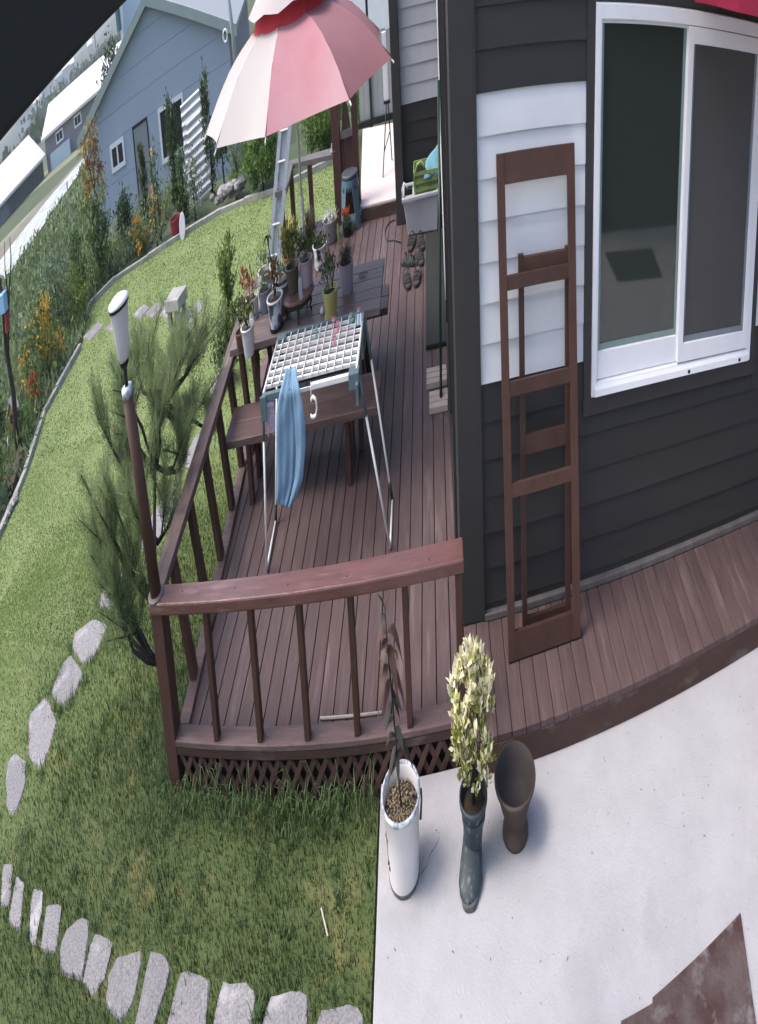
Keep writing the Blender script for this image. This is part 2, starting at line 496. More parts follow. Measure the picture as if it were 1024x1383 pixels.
# fast leaf / blade meshes --------------------------------------------------
def np_mesh(name, verts, faces_per, m, parent=None, smooth=False, kind=None):
    """verts (N*k,3) array, each k verts one n-gon (k = 3 or 4) or list of index arrays"""
    verts = np.asarray(verts, float)
    if parent is not None:
        o0 = worigin(parent)
    else:
        o0 = Vector((0, 0, 0))
    verts = verts - np.array(o0)
    k = faces_per
    n = len(verts) // k
    me = bpy.data.meshes.new(name)
    me.vertices.add(len(verts))
    me.vertices.foreach_set('co', verts.astype(np.float32).ravel())
    me.loops.add(n * k)
    me.loops.foreach_set('vertex_index', np.arange(n * k, dtype=np.int32))
    me.polygons.add(n)
    me.polygons.foreach_set('loop_start', np.arange(0, n * k, k, dtype=np.int32))
    me.polygons.foreach_set('loop_total', np.full(n, k, dtype=np.int32))
    me.update(calc_edges=True)
    me.validate()
    return finish(me, name, m, parent, o0, smooth)


def unit(a):
    return a / (np.linalg.norm(a, axis=-1, keepdims=True) + 1e-9)


def leaf_quads(pos, length, width, up=0.3, droop=0.0, dirs=None):
    n = len(pos)
    d = unit(rng.normal(size=(n, 3)) + np.array([0, 0, up])) if dirs is None else dirs
    side = unit(np.cross(d, rng.normal(size=(n, 3))))
    L = length * rng.uniform(0.65, 1.3, (n, 1))
    Wd = width * rng.uniform(0.7, 1.25, (n, 1))
    nrm = np.cross(d, side)
    a = pos
    b = pos + d * L * 0.5 + side * Wd / 2 + nrm * L * 0.08
    c = pos + d * L + np.array([0, 0, -1]) * L * droop
    e = pos + d * L * 0.5 - side * Wd / 2 + nrm * L * 0.08
    return np.stack([a, b, c, e], 1).reshape(-1, 3)


def blob_points(n, c, ext, clumps=14, spread=0.35, shape='ell', taper=0.0):
    """leaf positions gathered in clumps through a crown's volume"""
    c, ext = np.array(c, float), np.array(ext, float)
    cc = unit(rng.normal(size=(clumps, 3))) * rng.uniform(0.35, 1.0, (clumps, 1)) ** 0.5
    if shape == 'col':
        z = rng.uniform(-1, 1, clumps)
        rr = (1 - taper * (z + 1) / 2) * rng.uniform(0.2, 0.9, clumps)
        t = rng.uniform(0, 6.28, clumps)
        cc = np.stack([rr * np.cos(t), rr * np.sin(t), z], 1)
    idx = rng.integers(0, clumps, n)
    sz = rng.uniform(0.5, 1.3, clumps)[idx][:, None] * spread
    p = cc[idx] + rng.normal(size=(n, 3)) * sz * np.array([1, 1, 0.7])
    return c + p * ext


# ------------------------------------------------------------------ terrain
LAWN_POLY = [(-0.64, 2.0), (-0.69, 3.96), (-2.75, 3.99), (-2.98, 6.5), (-3.3, 11.6), (-2.2, 11.6), (-2.2, 14.55), (-3.0, 14.5), (-4.67, 14.08), (-5.66, 14.16), (-6.46, 14.2), (-7.59, 13.88),
             (-8.8, 13.53), (-9.93, 13.21), (-10.5, 12.5), (-9.7, 11.1), (-9.56, 9.14), (-8.91, 7.72), (-8.56, 6.5), (-8.3, 2.0)]
PLATEAU = [(-9.6, -40), (-9.9, 6.5), (-10.9, 9.0), (-11.2, 11.5), (-12.2, 13.2), (-10.6, 15.2), (-7.9, 16.2), (-4, 16.6), (0, 19), (40, 24), (40, -40)]


def seg_dist(P, poly):
    poly = np.array(poly, float)
    d = np.full(len(P), 1e9)
    for a, b in zip(poly, np.roll(poly, -1, 0)):
        ab = b - a
        t = np.clip(((P - a) @ ab) / (ab @ ab), 0, 1)
        d = np.minimum(d, np.linalg.norm(P - a - t[:, None] * ab, axis=1))
    return d


def inside(P, poly):
    poly = np.array(poly, float)
    r = np.zeros(len(P), bool)
    for (x0, y0), (x1, y1) in zip(poly, np.roll(poly, -1, 0)):
        if y0 == y1:
            continue
        c = ((y0 > P[:, 1]) != (y1 > P[:, 1])) & (P[:, 0] < (x1 - x0) * (P[:, 1] - y0) / (y1 - y0) + x0)
        r ^= c
    return r


def low_z(r):
    return -2.6 - 0.022 * np.maximum(0, r - 70)


def ground_z(P):
    r = np.hypot(P[:, 0], P[:, 1])
    d = seg_dist(P, PLATEAU)
    d = np.where(inside(P, PLATEAU), 0, d)
    t = np.clip(d / 5.0, 0, 1)
    t = t * t * (3 - 2 * t)
    return -0.235 * (1 - t) + low_z(r) * t


rad = np.concatenate([np.linspace(0.5, 26, 60), np.geomspace(27, 3200, 46)])
na = 200
ang = np.linspace(0, 2 * np.pi, na, endpoint=False)
gx = np.outer(rad, np.cos(ang)).ravel()
gy = np.outer(rad, np.sin(ang)).ravel()
gz = ground_z(np.stack([gx, gy], 1))
bm_ = MB()
bm_.v = list(zip(gx, gy, gz))
for i in range(len(rad) - 1):
    for j in range(na):
        j2 = (j + 1) % na
        bm_.f.append((i * na + j, (i + 1) * na + j, (i + 1) * na + j2, i * na + j2))
tag(bm_.build('terrain', M['field'], origin=(0, 0, 0), smooth=True), kind='structure')
b = MB()
b.v = [(x, y, -0.2) for x, y in LAWN_POLY]
b.f = [tuple(range(len(LAWN_POLY)))[::-1]]
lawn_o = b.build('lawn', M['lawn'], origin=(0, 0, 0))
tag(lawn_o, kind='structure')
# concrete yard, left edge to the lawn
conc = MB().prism([(-0.66, 3.95), (-0.625, 2.6), (-0.6, -3.0), (9, -3.0), (9, 3.9), (0.3, 3.9), (0.16, 3.96)], -0.30, -0.14)
tag(conc.build('concrete_yard', M['concrete'], origin=(0, 0, -0.14), bevel=0.006), kind='structure')
# hills along the far skyline
hv, hf = [], []
azs = np.radians(np.linspace(-75, 70, 150))
nr = 14
for k, az in enumerate(azs):
    deg = math.degrees(az)
    e_top = np.interp(deg, [-75, -47.7, -43.9, -40.5, -36, -33.6, 0, 70], [-0.026, -0.0225, -0.020, -0.016, -0.013, -0.008, 0.02, 0.03])
    e_top += 0.0055 + 0.0016 * math.sin(k * 0.9) + 0.001 * math.sin(k * 2.3 + 1)
    for i in range(nr):
        t = i / (nr - 1)
        r = 330 + 620 * t
        e = -0.034 + (e_top + 0.034) * (t ** 0.8) + 0.0006 * math.sin(k * 1.7 + i * 2.1)
        hv.append((r * math.sin(az), r * math.cos(az), 2.7 + e * r))
for k in range(len(azs) - 1):
    for i in range(nr - 1):
        a = k * nr + i
        hf.append((a, a + nr, a + nr + 1, a + 1))
b = MB()
b.v, b.f = hv, hf
tag(b.build('hills', M['hill'], origin=(0, 0, 0), smooth=True), kind='structure')


def drape(name, poly, m, dz):
    P = np.array(poly, float)
    b = MB()
    z = low_z(np.hypot(P[:, 0], P[:, 1])) + dz
    b.v = [(p[0], p[1], zz) for p, zz in zip(P, z)]
    b.f = [tuple(range(len(P)))]
    return tag(b.build(name, m, origin=(0, 0, 0)), kind='structure')


drape('verge_field', [(-62, 50.0), (-66, 60), (-62, 68), (-49.8, 61.6), (-42.5, 56.0), (-43.5, 50), (-48, 42), (-56, 36)], M['verge'], 0.02)
drape('dirt_road', [(-52.5, 34), (-48.3, 42.0), (-43.0, 55.0), (-40.0, 54.0), (-43.6, 47.7), (-44.1, 38.1), (-47, 31)], M['dirtroad'], 0.04)
drape('silver_mulch_strip', [(-47, 31), (-44.1, 38.1), (-44.1, 41.6), (-43.9, 47.7), (-42.6, 53.5), (-40.9, 52.3), (-39.5, 47.5), (-38.9, 42.9), (-37.9, 38.1), (-37.6, 33.0), (-40, 28)], M['film'], 0.05)
# ------------------------------------------------------------------ the house (charcoal lap siding, white bands)
X0, WY = 0.40, 4.64
house = thing('house', (X0, WY, 0.0), 'charcoal lap sided house with white siding bands and a large sliding window', 'house')


def lap(x0, x1, z0, z1, y, m, name='siding_board', side=False):
    """one lap board: proud at its lower edge, tucked under the next above"""
    b = MB()
    e = 0.002
    if not side:
        b.hexa([(x0, y - 0.016, z0), (x1, y - 0.016, z0), (x1, y + 0.02, z0), (x0, y + 0.02, z0),
                (x0, y - 0.004, z1 - e), (x1, y - 0.004, z1 - e), (x1, y + 0.02, z1 - e), (x0, y + 0.02, z1 - e)])
    else:
        b.hexa([(y - 0.016, x0, z0), (y + 0.02, x0, z0), (y + 0.02, x1, z0), (y - 0.016, x1, z0),
                (y - 0.004, x0, z1 - e), (y + 0.02, x0, z1 - e), (y + 0.02, x1, z1 - e), (y - 0.004, x1, z1 - e)])
    return b.build(name, m, house)


WX0, WX1, WZ0, WZ1 = 1.53, 3.50, 0.765, 2.135      # white window frame, outer
z = 0.058
zs = [0.058 + 0.1395 * i for i in range(7)]
zs = [0.058, 0.197, 0.336, 0.476, 0.615, 0.755, 0.895]
up = [0.895 + 0.1395 * i for i in range(8)]
top = [up[-1] + 0.138 * i for i in range(1, 8)]
rows = list(zip(zs[:-1], zs[1:])) + list(zip(up[:-1], up[1:])) + list(zip([up[-1]] + top[:-1], top))
for za, zb in rows:
    white = za > 0.88 and zb < 1.90
    m = M['white_siding'] if white else M['dark_siding']
    if zb < 0.70 or za > 2.2:
        lap(X0 + 0.002, 6.4, za, zb, WY, m)
    else:
        lap(X0 + 0.002, WX0 - 0.082, za, zb, WY, m)
        if za < WZ0 - 0.08 < zb:
            lap(WX0 - 0.080, WX1 + 0.080, za, WZ0 - 0.077, WY, m)
        if za < WZ1 + 0.072 < zb:
            lap(WX0 - 0.080, WX1 + 0.080, WZ1 + 0.073, zb, WY, m)
        lap(WX1 + 0.082, 6.4, za, zb, WY, m)
MB().box(X0, 6.4, WY + 0.02, 12.0, -0.14, 2.95).build('wall_core', M['trim'], house)
MB().box(X0 + 0.002, 6.4, WY - 0.045, WY + 0.02, 0.0, 0.03).build('base_ledge', M['ledge'], house, bevel=0.004)
MB().box(X0 + 0.002, 6.4, WY - 0.008, WY + 0.02, 0.03, 0.056).build('base_strip', M['trim'], house)
MB().box(0.155, X0, WY - 0.03, WY + 0.10, -0.001, 2.95).build('corner_trim', M['trim'], house, bevel=0.004)
MB().box(0.385, 0.3985, WY - 0.042, WY - 0.0305, 0.0, 2.95).build('trim_bead', M['dark_siding'], house)
MB().box(-0.15, 6.9, 4.42, 12.6, 2.96, 3.12).build('roof', M['roof_grey'], house, bevel=0.02)
# window surround and sashes
b = MB()
b.box(WX0 - 0.08, WX0, WY - 0.03, WY + 0.02, WZ0 - 0.075, WZ1 + 0.07)
b.box(WX1, WX1 + 0.08, WY - 0.03, WY + 0.02, WZ0 - 0.075, WZ1 + 0.07)
b.box(WX0, WX1, WY - 0.03, WY + 0.02, WZ0 - 0.075, WZ0 - 0.001)
b.box(WX0, WX1, WY - 0.03, WY + 0.02, WZ1 + 0.001, WZ1 + 0.07)
b.build('window_surround', M['trim'], house, bevel=0.003)
win = MB()
fw = 0.055
win.box(WX0, WX0 + fw, WY - 0.05, WY + 0.08, WZ0, WZ1)
win.box(WX1 - fw, WX1, WY - 0.05, WY + 0.08, WZ0, WZ1)
win.box(WX0 + fw, WX1 - fw, WY - 0.05, WY + 0.08, WZ0, WZ0 + 0.05)
win.box(WX0 + fw, WX1 - fw, WY - 0.05, WY + 0.08, WZ1 - fw, WZ1)
window = win.build('window', M['pvc'], house, bevel=0.004)
mx = 2.52
# sill lip, sloping track
MB().hexa([(WX0 + 0.03, WY - 0.068, WZ0 + 0.006), (WX1 - 0.03, WY - 0.068, WZ0 + 0.006), (WX1 - 0.03, WY - 0.0505, WZ0 + 0.006), (WX0 + 0.03, WY - 0.0505, WZ0 + 0.006),
           (WX0 + 0.03, WY - 0.064, WZ0 + 0.03), (WX1 - 0.03, WY - 0.064, WZ0 + 0.03), (WX1 - 0.03, WY - 0.0505, WZ0 + 0.045), (WX0 + 0.03, WY - 0.0505, WZ0 + 0.045)]).build('sill', M['pvc'], window)


def sash(x0, x1, z0, z1, y, w, wb, m_fr, m_pane, name, nm2):
    b = MB()
    b.box(x0, x0 + w, y - 0.02, y + 0.02, z0, z1)
    b.box(x1 - w, x1, y - 0.02, y + 0.02, z0, z1)
    b.box(x0 + w, x1 - w, y - 0.02, y + 0.02, z0, z0 + wb)
    b.box(x0 + w, x1 - w, y - 0.02, y + 0.02, z1 - w, z1)
    f = b.build(name, m_fr, window, bevel=0.003)
    b = MB()
    g = 0.022
    b.box(x0 + w, x0 + w + g, y - 0.008, y + 0.012, z0 + wb, z1 - w)
    b.box(x1 - w - g * 1.3, x1 - w, y - 0.008, y + 0.012, z0 + wb, z1 - w)
    b.box(x0 + w + g, x1 - w - g * 1.3, y - 0.008, y + 0.012, z0 + wb, z0 + wb + g)
    b.build('gasket', M['gasket'] if m_pane is M['glass'] else M['bluegrey'], window)
    MB().box(x0 + w, x1 - w, y + 0.0, y + 0.008, z0 + wb, z1 - w).build(nm2, m_pane, window)


sash(WX0 + fw + 0.001, mx, WZ0 + 0.052, WZ1 - fw - 0.002, WY - 0.004, 0.014, 0.105, M['pvc'], M['glass'], 'sash', 'pane')
sash(mx - 0.005, WX1 - fw - 0.001, WZ0 + 0.056, WZ1 - fw - 0.002, WY - 0.034, 0.062, 0.075, M['pvc'], M['screen'], 'sash', 'insect_screen')
for x in (2.66, 3.34):
    MB().box(x - 0.014, x + 0.014, WY - 0.0705, WY - 0.0655, WZ0 + 0.012, WZ0 + 0.024).build('drain_slot', M['black'], window)
# left flank of the house: a dark glazed door wall seen almost edge on
MB().box(0.155, 0.30, WY + 0.102, 10.58, 0.0, 2.95).build('side_wall', M['trim'], house)
b = MB()
for y in (5.25, 6.6, 7.95, 9.3):
    b.box(0.125, 0.153, y - 0.03, y + 0.03, 0.03, 2.2)
b.box(0.125, 0.153, 5.281, 9.27, 2.2, 2.26)
b.box(0.115, 0.153, 5.22, 9.33, 0.0, 0.028)
b.build('door_frame', M['trim'], house)
for ya, yb in ((5.283, 6.567), (6.633, 7.917), (7.983, 9.267)):
    MB().box(0.145, 0.1535, ya, yb, 0.03, 2.198).build('door_pane', M['glass'], house)
cab = MB().tube([(0.118, 8.35, 2.3), (0.118, 8.3, 1.6), (0.116, 8.2, 1.2), (0.112, 8.05, 1.10), (0.112, 8.0, 1.02), (0.116, 7.85, 0.75), (0.118, 7.6, 0.45), (0.118, 7.5, 0.30)], 0.009, 6)
cab.build('white_cable', M['pvc'], house, smooth=True)
# rear wing wall facing the camera
WY2 = 10.6
zz = 0.0
i = 0
while zz < 2.9:
    zb = zz + (0.1417 if zz < 0.84 else 0.139)
    b = MB()
    y = WY2
    b.hexa([(-0.655, y - 0.016, zz), (0.152, y - 0.016, zz), (0.152, y + 0.02, zz), (-0.655, y + 0.02, zz),
            (-0.655, y - 0.004, zb - 0.002), (0.152, y - 0.004, zb - 0.002), (0.152, y + 0.02, zb - 0.002), (-0.655, y + 0.02, zb - 0.002)])
    b.build('siding_board', M['grey_siding'] if zz > 0.84 else M['dark_siding'], house)
    zz = zb
MB().box(-0.655, 0.30, WY2 + 0.02, 12.0, 0.0, 2.95).build('wing_core', M['trim'], house)
MB().box(-0.83, -0.657, WY2 - 0.14, WY2 + 0.03, 0.0, 2.95).build('wing_column', M['trim'], house, bevel=0.004)

# red awning above the window
aw = thing('red_awning', (3.0, WY - 0.08, 2.15), 'red fabric awning valance above the right half of the window', 'awning')
b = MB()
b.hexa([(2.52, WY - 0.03, 2.50), (6.3, WY - 0.03, 2.50), (6.3, 3.72, 2.345), (2.08, 3.72, 2.345), (2.52, WY - 0.03, 2.52), (6.3, WY - 0.03, 2.52), (6.3, 3.72, 2.365), (2.08, 3.72, 2.365)])
b.build('canopy', M['red_cloth'], aw)
b = MB()
n_ = 40
for i in range(n_ + 1):
    x = 2.08 + (6.3 - 2.08) * i / n_
    b.v += [(x, 3.715 + 0.006 * math.sin(i * 1.3), 2.345), (x, 3.712 + 0.010 * math.sin(i * 1.3), 2.268 - 0.010 * (x - 2.08))]
for i in range(n_):
    b.f.append((2 * i, 2 * i + 1, 2 * i + 3, 2 * i + 2))
o = b.build('valance', M['red_cloth'], aw)
sd_ = o.modifiers.new('thick', 'SOLIDIFY')
sd_.thickness = 0.004
MB().box(2.52, 6.3, WY - 0.09, WY - 0.017, 2.521, 2.62).build('roller_case', M['trim'], aw, bevel=0.004)

# black eave at top left; unseen wall and roof shaped for reflection and shade
cp = thing('carport', (1.0, -0.4, -0.14), 'dark carport with an added unseen roof and a black eave board running into the top left corner', 'carport')
MB().box(2.85, 9.0, -0.62, -0.42, -0.139, 2.35).build('back_wall', M['trim'], cp)
MB().box(2.0, 9.0, -3.0, -0.3, 2.80, 2.92).build('roof', M['trim'], cp)  # unseen roof slab, added for shade on the right side
for x in (2.1, 8.8):
    MB().box(x - 0.06, x + 0.06, -2.9, -2.78, -0.139, 2.799).build('post', M['trim'], cp)
MB().box(-3.85, -3.70, -0.65, -0.50, -0.2, 2.5).build('post', M['trim'], cp)
A = Vector((-3.72, -0.5, 2.505))
Bq = Vector((-0.30, 2.335, 2.757))
dirn = (Bq - A).normalized()
nrm2 = Vector((-dirn.y, dirn.x, 0)).normalized()
MB().extrude([A, Bq, Bq + Vector((0, 0, 0.6)), A + Vector((0, 0, 0.6))], nrm2 * 0.14).build('eave_board', M['black'], cp, bevel=0.01)
mt = MB().prism([(3.3, 0.1), (4.3, 0.14), (4.25, 0.78), (3.34, 0.75)], -0.139, -0.125)
tag(mt.build('doormat', M['mat_rubber'], bevel=0.004), 'dark flat mat on the concrete, mirrored in the left window glass', 'mat')

# ------------------------------------------------------------------ deck
deck = MB()
deck.box(-2.80, 0.15, 4.02, 11.35, -0.10, -0.030)
deck.box(0.155, 6.4, 3.90, 4.63, -0.10, -0.030)
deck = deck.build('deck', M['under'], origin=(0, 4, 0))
tag(deck, kind='structure')


def edge_x(y):
    return -2.80 - 0.075 * (y - 3.98)


def plank(x0, x1, y0, y1, m, parent, name='plank', z1=0.0, th=0.026, ch=0.003):
    b = MB()
    prof = [(x0, z1 - th), (x1, z1 - th), (x1, z1 - ch), (x1 - ch, z1), (x0 + ch, z1), (x0, z1 - ch)]
    b.extrude([(x, y0, zz) for x, zz in prof], (0, y1 - y0, 0))
    return b.build(name, m, parent)


g = 0.0045
for k in range(0, 23):
    xr = 0.03 - 0.1465 * k
    xl = xr - 0.1465
    y0 = 4.106
    if xl < edge_x(4.1):
        y0 = 3.98 + (-2.80 - xl) / 0.075
    if y0 > 10.5:
        break
    plank(xl + g, xr - g, y0, 11.38, M['deck'], deck)
plank(0.03 + g, 0.153, 4.106, 11.38, M['deck'], deck)
xs = 0.172
wds = [0.133] * 46
for k in range(46):
    x1 = xs + 0.133
    y0 = 3.868
    y1 = 4.594 if xs > 0.39 else 4.606
    plank(xs + g * 0.8, x1 - g * 0.8, y0 + rng.uniform(0, 0.004), y1, M['deck'], deck)
    xs = x1
# kick boards lying round the edge
MB().box(-2.83, 0.150, 3.975, 4.10, 0.0015, 0.028).build('kick_board', M['deckx'], deck, bevel=0.004)
MB().hexa([(edge_x(4.104) - 0.02, 4.104, 0.0015), (edge_x(4.104) + 0.10, 4.104, 0.0015), (edge_x(11.3) + 0.10, 11.3, 0.0015), (edge_x(11.3) - 0.02, 11.3, 0.0015),
           (edge_x(4.104) - 0.02, 4.104, 0.026), (edge_x(4.104) + 0.10, 4.104, 0.026), (edge_x(11.3) + 0.10, 11.3, 0.026), (edge_x(11.3) - 0.02, 11.3, 0.026)]).build('kick_board', M['deckx'], deck, bevel=0.004)
MB().box(-2.83, 0.16, 3.978, 4.015, -0.036, -0.001).build('fascia_board', M['skirt'], deck, bevel=0.003)
MB().box(0.175, 6.4, 3.868, 3.898, -0.139, -0.028).build('fascia_board', M['skirt'], deck, bevel=0.003)
MB().box(0.161, 0.174, 3.90, 4.6, -0.139, -0.028).build('fascia_board', M['skirt'], deck)
# lattice skirt
ls = thing('lattice_skirt', (-1.3, 3.99, -0.22), 'brown crossed lattice closing the gap under the deck front', 'lattice')
for s_ in (-1, 1):
    x = -2.95
    while x < 0.2:
        xa, xb = x, x + s_ * 0.19
        if min(xa, xb) > -2.83 and max(xa, xb) < 0.155:
            yy = 3.990 if s_ > 0 else 4.000
            MB().bar((xa, yy, -0.225), (xb, yy, -0.038), 0.034, 0.008, up=(0, 1, 0)).build('slat', M['lattice'], ls)
        x += 0.122
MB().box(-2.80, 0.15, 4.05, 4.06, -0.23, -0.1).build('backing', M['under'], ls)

# ------------------------------------------------------------------ railings
rl = thing('front_railing', (-1.35, 4.04, 0.0), 'low brown front railing with reddish top board and six balusters', 'railing')
b = MB()
b.box(-2.985, 0.165, 3.978, 4.135, 0.552, 0.602)
b.build('top_rail', M['rail'], rl, bevel=0.008)
for x in (-2.33, -1.85, -1.36, -0.87, -0.37):
    MB().box(x - 0.026, x + 0.026, 3.99, 4.06, 0.029, 0.551).build('baluster', M['post'], rl, bevel=0.004)
MB().box(0.085, 0.148, 3.985, 4.12, -0.03, 0.551).build('end_post', M['post'], rl, bevel=0.004)
b = MB()
b.hexa([(-2.93, 3.965, -0.30), (-2.80, 3.965, -0.30), (-2.80, 4.10, -0.30), (-2.93, 4.10, -0.30), (-2.975, 3.99, 0.551), (-2.835, 3.99, 0.551), (-2.835, 4.125, 0.551), (-2.975, 4.125, 0.551)])
b.build('corner_post', M['post'], rl, bevel=0.006)
for x in (-2.62, -2.02, -1.47, -0.9, -0.15):
    MB().lathe((x + 0.01, 4.05 + 0.02 * math.sin(x * 9), 0.602), [(0.009, 0.0), (0.007, 0.001)], 8).build('screw_head', M['skirt'], rl)

sr = thing('side_railing', (-3.05, 6.4, 0.0), 'weathered brown side railing running back beside the pine', 'railing')
b = MB()


def rx(y):
    return -2.90 - 0.045 * (y - 3.98)


for (ya, yb) in ((4.14, 7.95),):
    b.hexa([(rx(ya) - 0.13, ya, 0.552), (rx(ya) + 0.035, ya, 0.552), (rx(yb) + 0.035, yb, 0.552), (rx(yb) - 0.13, yb, 0.552),
            (rx(ya) - 0.13, ya, 0.60), (rx(ya) + 0.035, ya, 0.60), (rx(yb) + 0.035, yb, 0.60), (rx(yb) - 0.13, yb, 0.60)])
b.build('top_rail', mat('weathered_rail', (0.17, 0.125, 0.12), 0.6, (0.10, 0.06, 0.052), 5, 0.3, 30, stretch=(5, 0.8, 5), col3=(0.30, 0.27, 0.27), scale3=1.2), sr, bevel=0.008)
for y in (4.46, 4.97, 5.49, 6.02, 6.54, 7.06, 7.58):
    x = edge_x(y) + 0.03
    xt = rx(y) - 0.03
    MB().hexa([(x - 0.035, y - 0.045, 0.027), (x + 0.035, y - 0.045, 0.027), (x + 0.035, y + 0.045, 0.027), (x - 0.035, y + 0.045, 0.027),
               (xt - 0.035, y - 0.045, 0.551), (xt + 0.035, y - 0.045, 0.551), (xt + 0.035, y + 0.045, 0.551), (xt - 0.035, y + 0.045, 0.551)]).build('baluster', M['post'], sr, bevel=0.004)

br = thing('rear_railing', (-2.8, 11.2, 0.0), 'short brown corner railing at the far end of the deck with grey top', 'railing')
b = MB()
b.hexa([(-3.42, 10.35, 0.53), (-3.14, 10.35, 0.53), (-3.22, 11.22, 0.53), (-3.50, 11.40, 0.53), (-3.42, 10.35, 0.57), (-3.14, 10.35, 0.57), (-3.22, 11.22, 0.57), (-3.50, 11.40, 0.57)])
b.hexa([(-3.215, 11.2, 0.53), (-2.2, 10.98, 0.53), (-2.2, 11.26, 0.53), (-3.49, 11.41, 0.53), (-3.215, 11.2, 0.57), (-2.2, 10.98, 0.57), (-2.2, 11.26, 0.57), (-3.49, 11.41, 0.57)])
b.build('top_rail', M['ledge'], br)
for x, y in ((-3.33, 10.5), (-3.28, 11.2), (-2.82, 11.16)):
    MB().box(x - 0.045, x + 0.045, y - 0.045, y + 0.045, 0.0, 0.529).build('post', M['post'], br, bevel=0.004)

# arbour posts at the deck end
ar = thing('arbor_gate', (-1.95, 11.05, 0.0), 'dark brown gate post pair with board panel behind the blue grey stool', 'gate')
MB().box(-2.24, -2.06, 10.98, 11.12, 0.0, 1.25).build('gate_post', M['post'], ar, bevel=0.005)
MB().box(-1.78, -1.66, 10.98, 11.12, 0.0, 1.22).build('gate_post', M['post'], ar, bevel=0.005)
for x in (-2.058, -1.965, -1.872):
    MB().box(x, x + 0.088, 11.03, 11.06, 0.05, 0.66).build('board', M['post'], ar)
MB().box(-2.058, -1.782, 11.0, 11.085, 0.662, 0.72).build('cross_rail', M['ledge'], ar)
MB().extrude([(-2.02, 11.03, 0.721), (-1.82, 11.03, 0.721), (-1.86, 11.03, 0.88), (-1.92, 11.03, 0.98), (-1.98, 11.03, 0.88)], (0, 0.05, 0)).build('finial_panel', M['skirt'], ar)

# landing beyond the column
lp = MB().prism([(-1.66, 10.90), (-0.835, 10.86), (-1.02, 13.95), (-1.98, 14.1)], 0.0, 0.12)
tag(lp.build('landing', M['landing'], bevel=0.01), kind='structure')
tag(MB().prism([(-1.66, 10.865), (-0.835, 10.82), (-0.835, 10.858), (-1.66, 10.897)], 0.0, 0.10).build('landing_step', M['skirt']), kind='structure')
lf = thing('floodlight_stand', (-1.15, 11.9, 0.12), 'white flat lamp head on a thin black tripod stand on the pink landing', 'lamp stand')
MB().box(-1.145, -1.03, 11.98, 12.02, 0.68, 1.02).build('head', M['pvc'], lf, bevel=0.006)
MB().box(-1.135, -1.04, 11.975, 12.025, 1.021, 1.25).build('backboard', M['pvc'], lf, bevel=0.006)
MB().box(-1.15, -1.0, 11.97, 12.03, 0.655, 0.679).build('base_clip', M['black'], lf)
b = MB()
b.tube([(-1.09, 12.0, 0.655), (-1.21, 11.67, 0.12)], 0.014, 6)
b.tube([(-1.05, 12.0, 0.655), (-1.03, 12.25, 0.12)], 0.014, 6)
b.tube([(-1.17, 11.78, 0.30), (-1.04, 12.1, 0.40)], 0.009, 6)
b.build('legs', M['black'], lf)
wf = thing('back_fence', (-1.5, 14.2, 0.0), 'grey board fence with black posts behind the pink landing', 'fence')
for k in range(8):
    x = -2.05 + k * 0.135
    MB().box(x, x + 0.128, 14.2, 14.225, 0.12, 1.0 + 0.01 * (k % 3)).build('board', M['roof_grey'], wf)
for x in (-1.72, -0.95):
    MB().box(x - 0.03, x + 0.03, 14.14, 14.19, 0.1, 1.5).build('post', M['black'], wf)
MB().box(-2.1, -0.9, 14.13, 14.195, 0.12, 0.18).build('bottom_rail', M['black'], wf)

ws = thing('white_shed', (-2.0, 19.2, -0.2), 'white shed wall glimpsed high between the parasol and the dark column', 'shed')
MB().box(-3.2, -0.9, 19.2, 21, -0.25, 2.6).build('wall', M['pvc'], ws)
MB().box(-3.4, -0.7, 19.0, 21.2, 2.601, 2.75).build('roof', M['roof_grey'], ws)

# ------------------------------------------------------------------ lamp on the railing corner
la = thing('garden_lamp', (-2.925, 4.055, 0.602), 'white glass garden lamp on a brown pole at the railing corner', 'lamp')
p0, p1 = Vector((-2.925, 4.055, 0.602)), Vector((-2.995, 4.005, 1.43))
MB().tube([p0, p0 + (p1 - p0) * 0.5, p1], [0.058, 0.056, 0.054], 20).build('pole', M['frame_wood'], la, smooth=True)
MB().lathe(p0, [(0.088, 0.0), (0.088, 0.005), (0.082, 0.010), (0.062, 0.012)], 28, 1, 1).build('base_flange', M['ledge'], la, smooth=True)
MB().lathe(p1 - Vector((0, 0, 0.05)), [(0.0555, 0.02), (0.057, 0.045), (0.055, 0.055), (0.03, 0.058)], 24).build('collar', M['rim'], la, smooth=True)
MB().lathe(p1, [(0.018, 0.0), (0.018, 0.07), (0.04, 0.085), (0.052, 0.105), (0.05, 0.108)], 18).build('neck', M['black'], la, smooth=True)
MB().lathe(p1, [(0.05, 0.105), (0.062, 0.125), (0.08, 0.22), (0.094, 0.30), (0.096, 0.305)], 28).build('shade', M['lampshade'], la, smooth=True)
MB().lathe(p1, [(0.1, 0.306), (0.104, 0.312), (0.1, 0.322), (0.06, 0.334), (0.0, 0.338)], 28, cap1=False).build('cap', M['lampcap'], la, smooth=True)
MB().lathe(p1, [(0.1005, 0.298), (0.1045, 0.304), (0.1035, 0.3105)], 28, cap0=False, cap1=False).build('cap_band', M['black'], la, smooth=True)

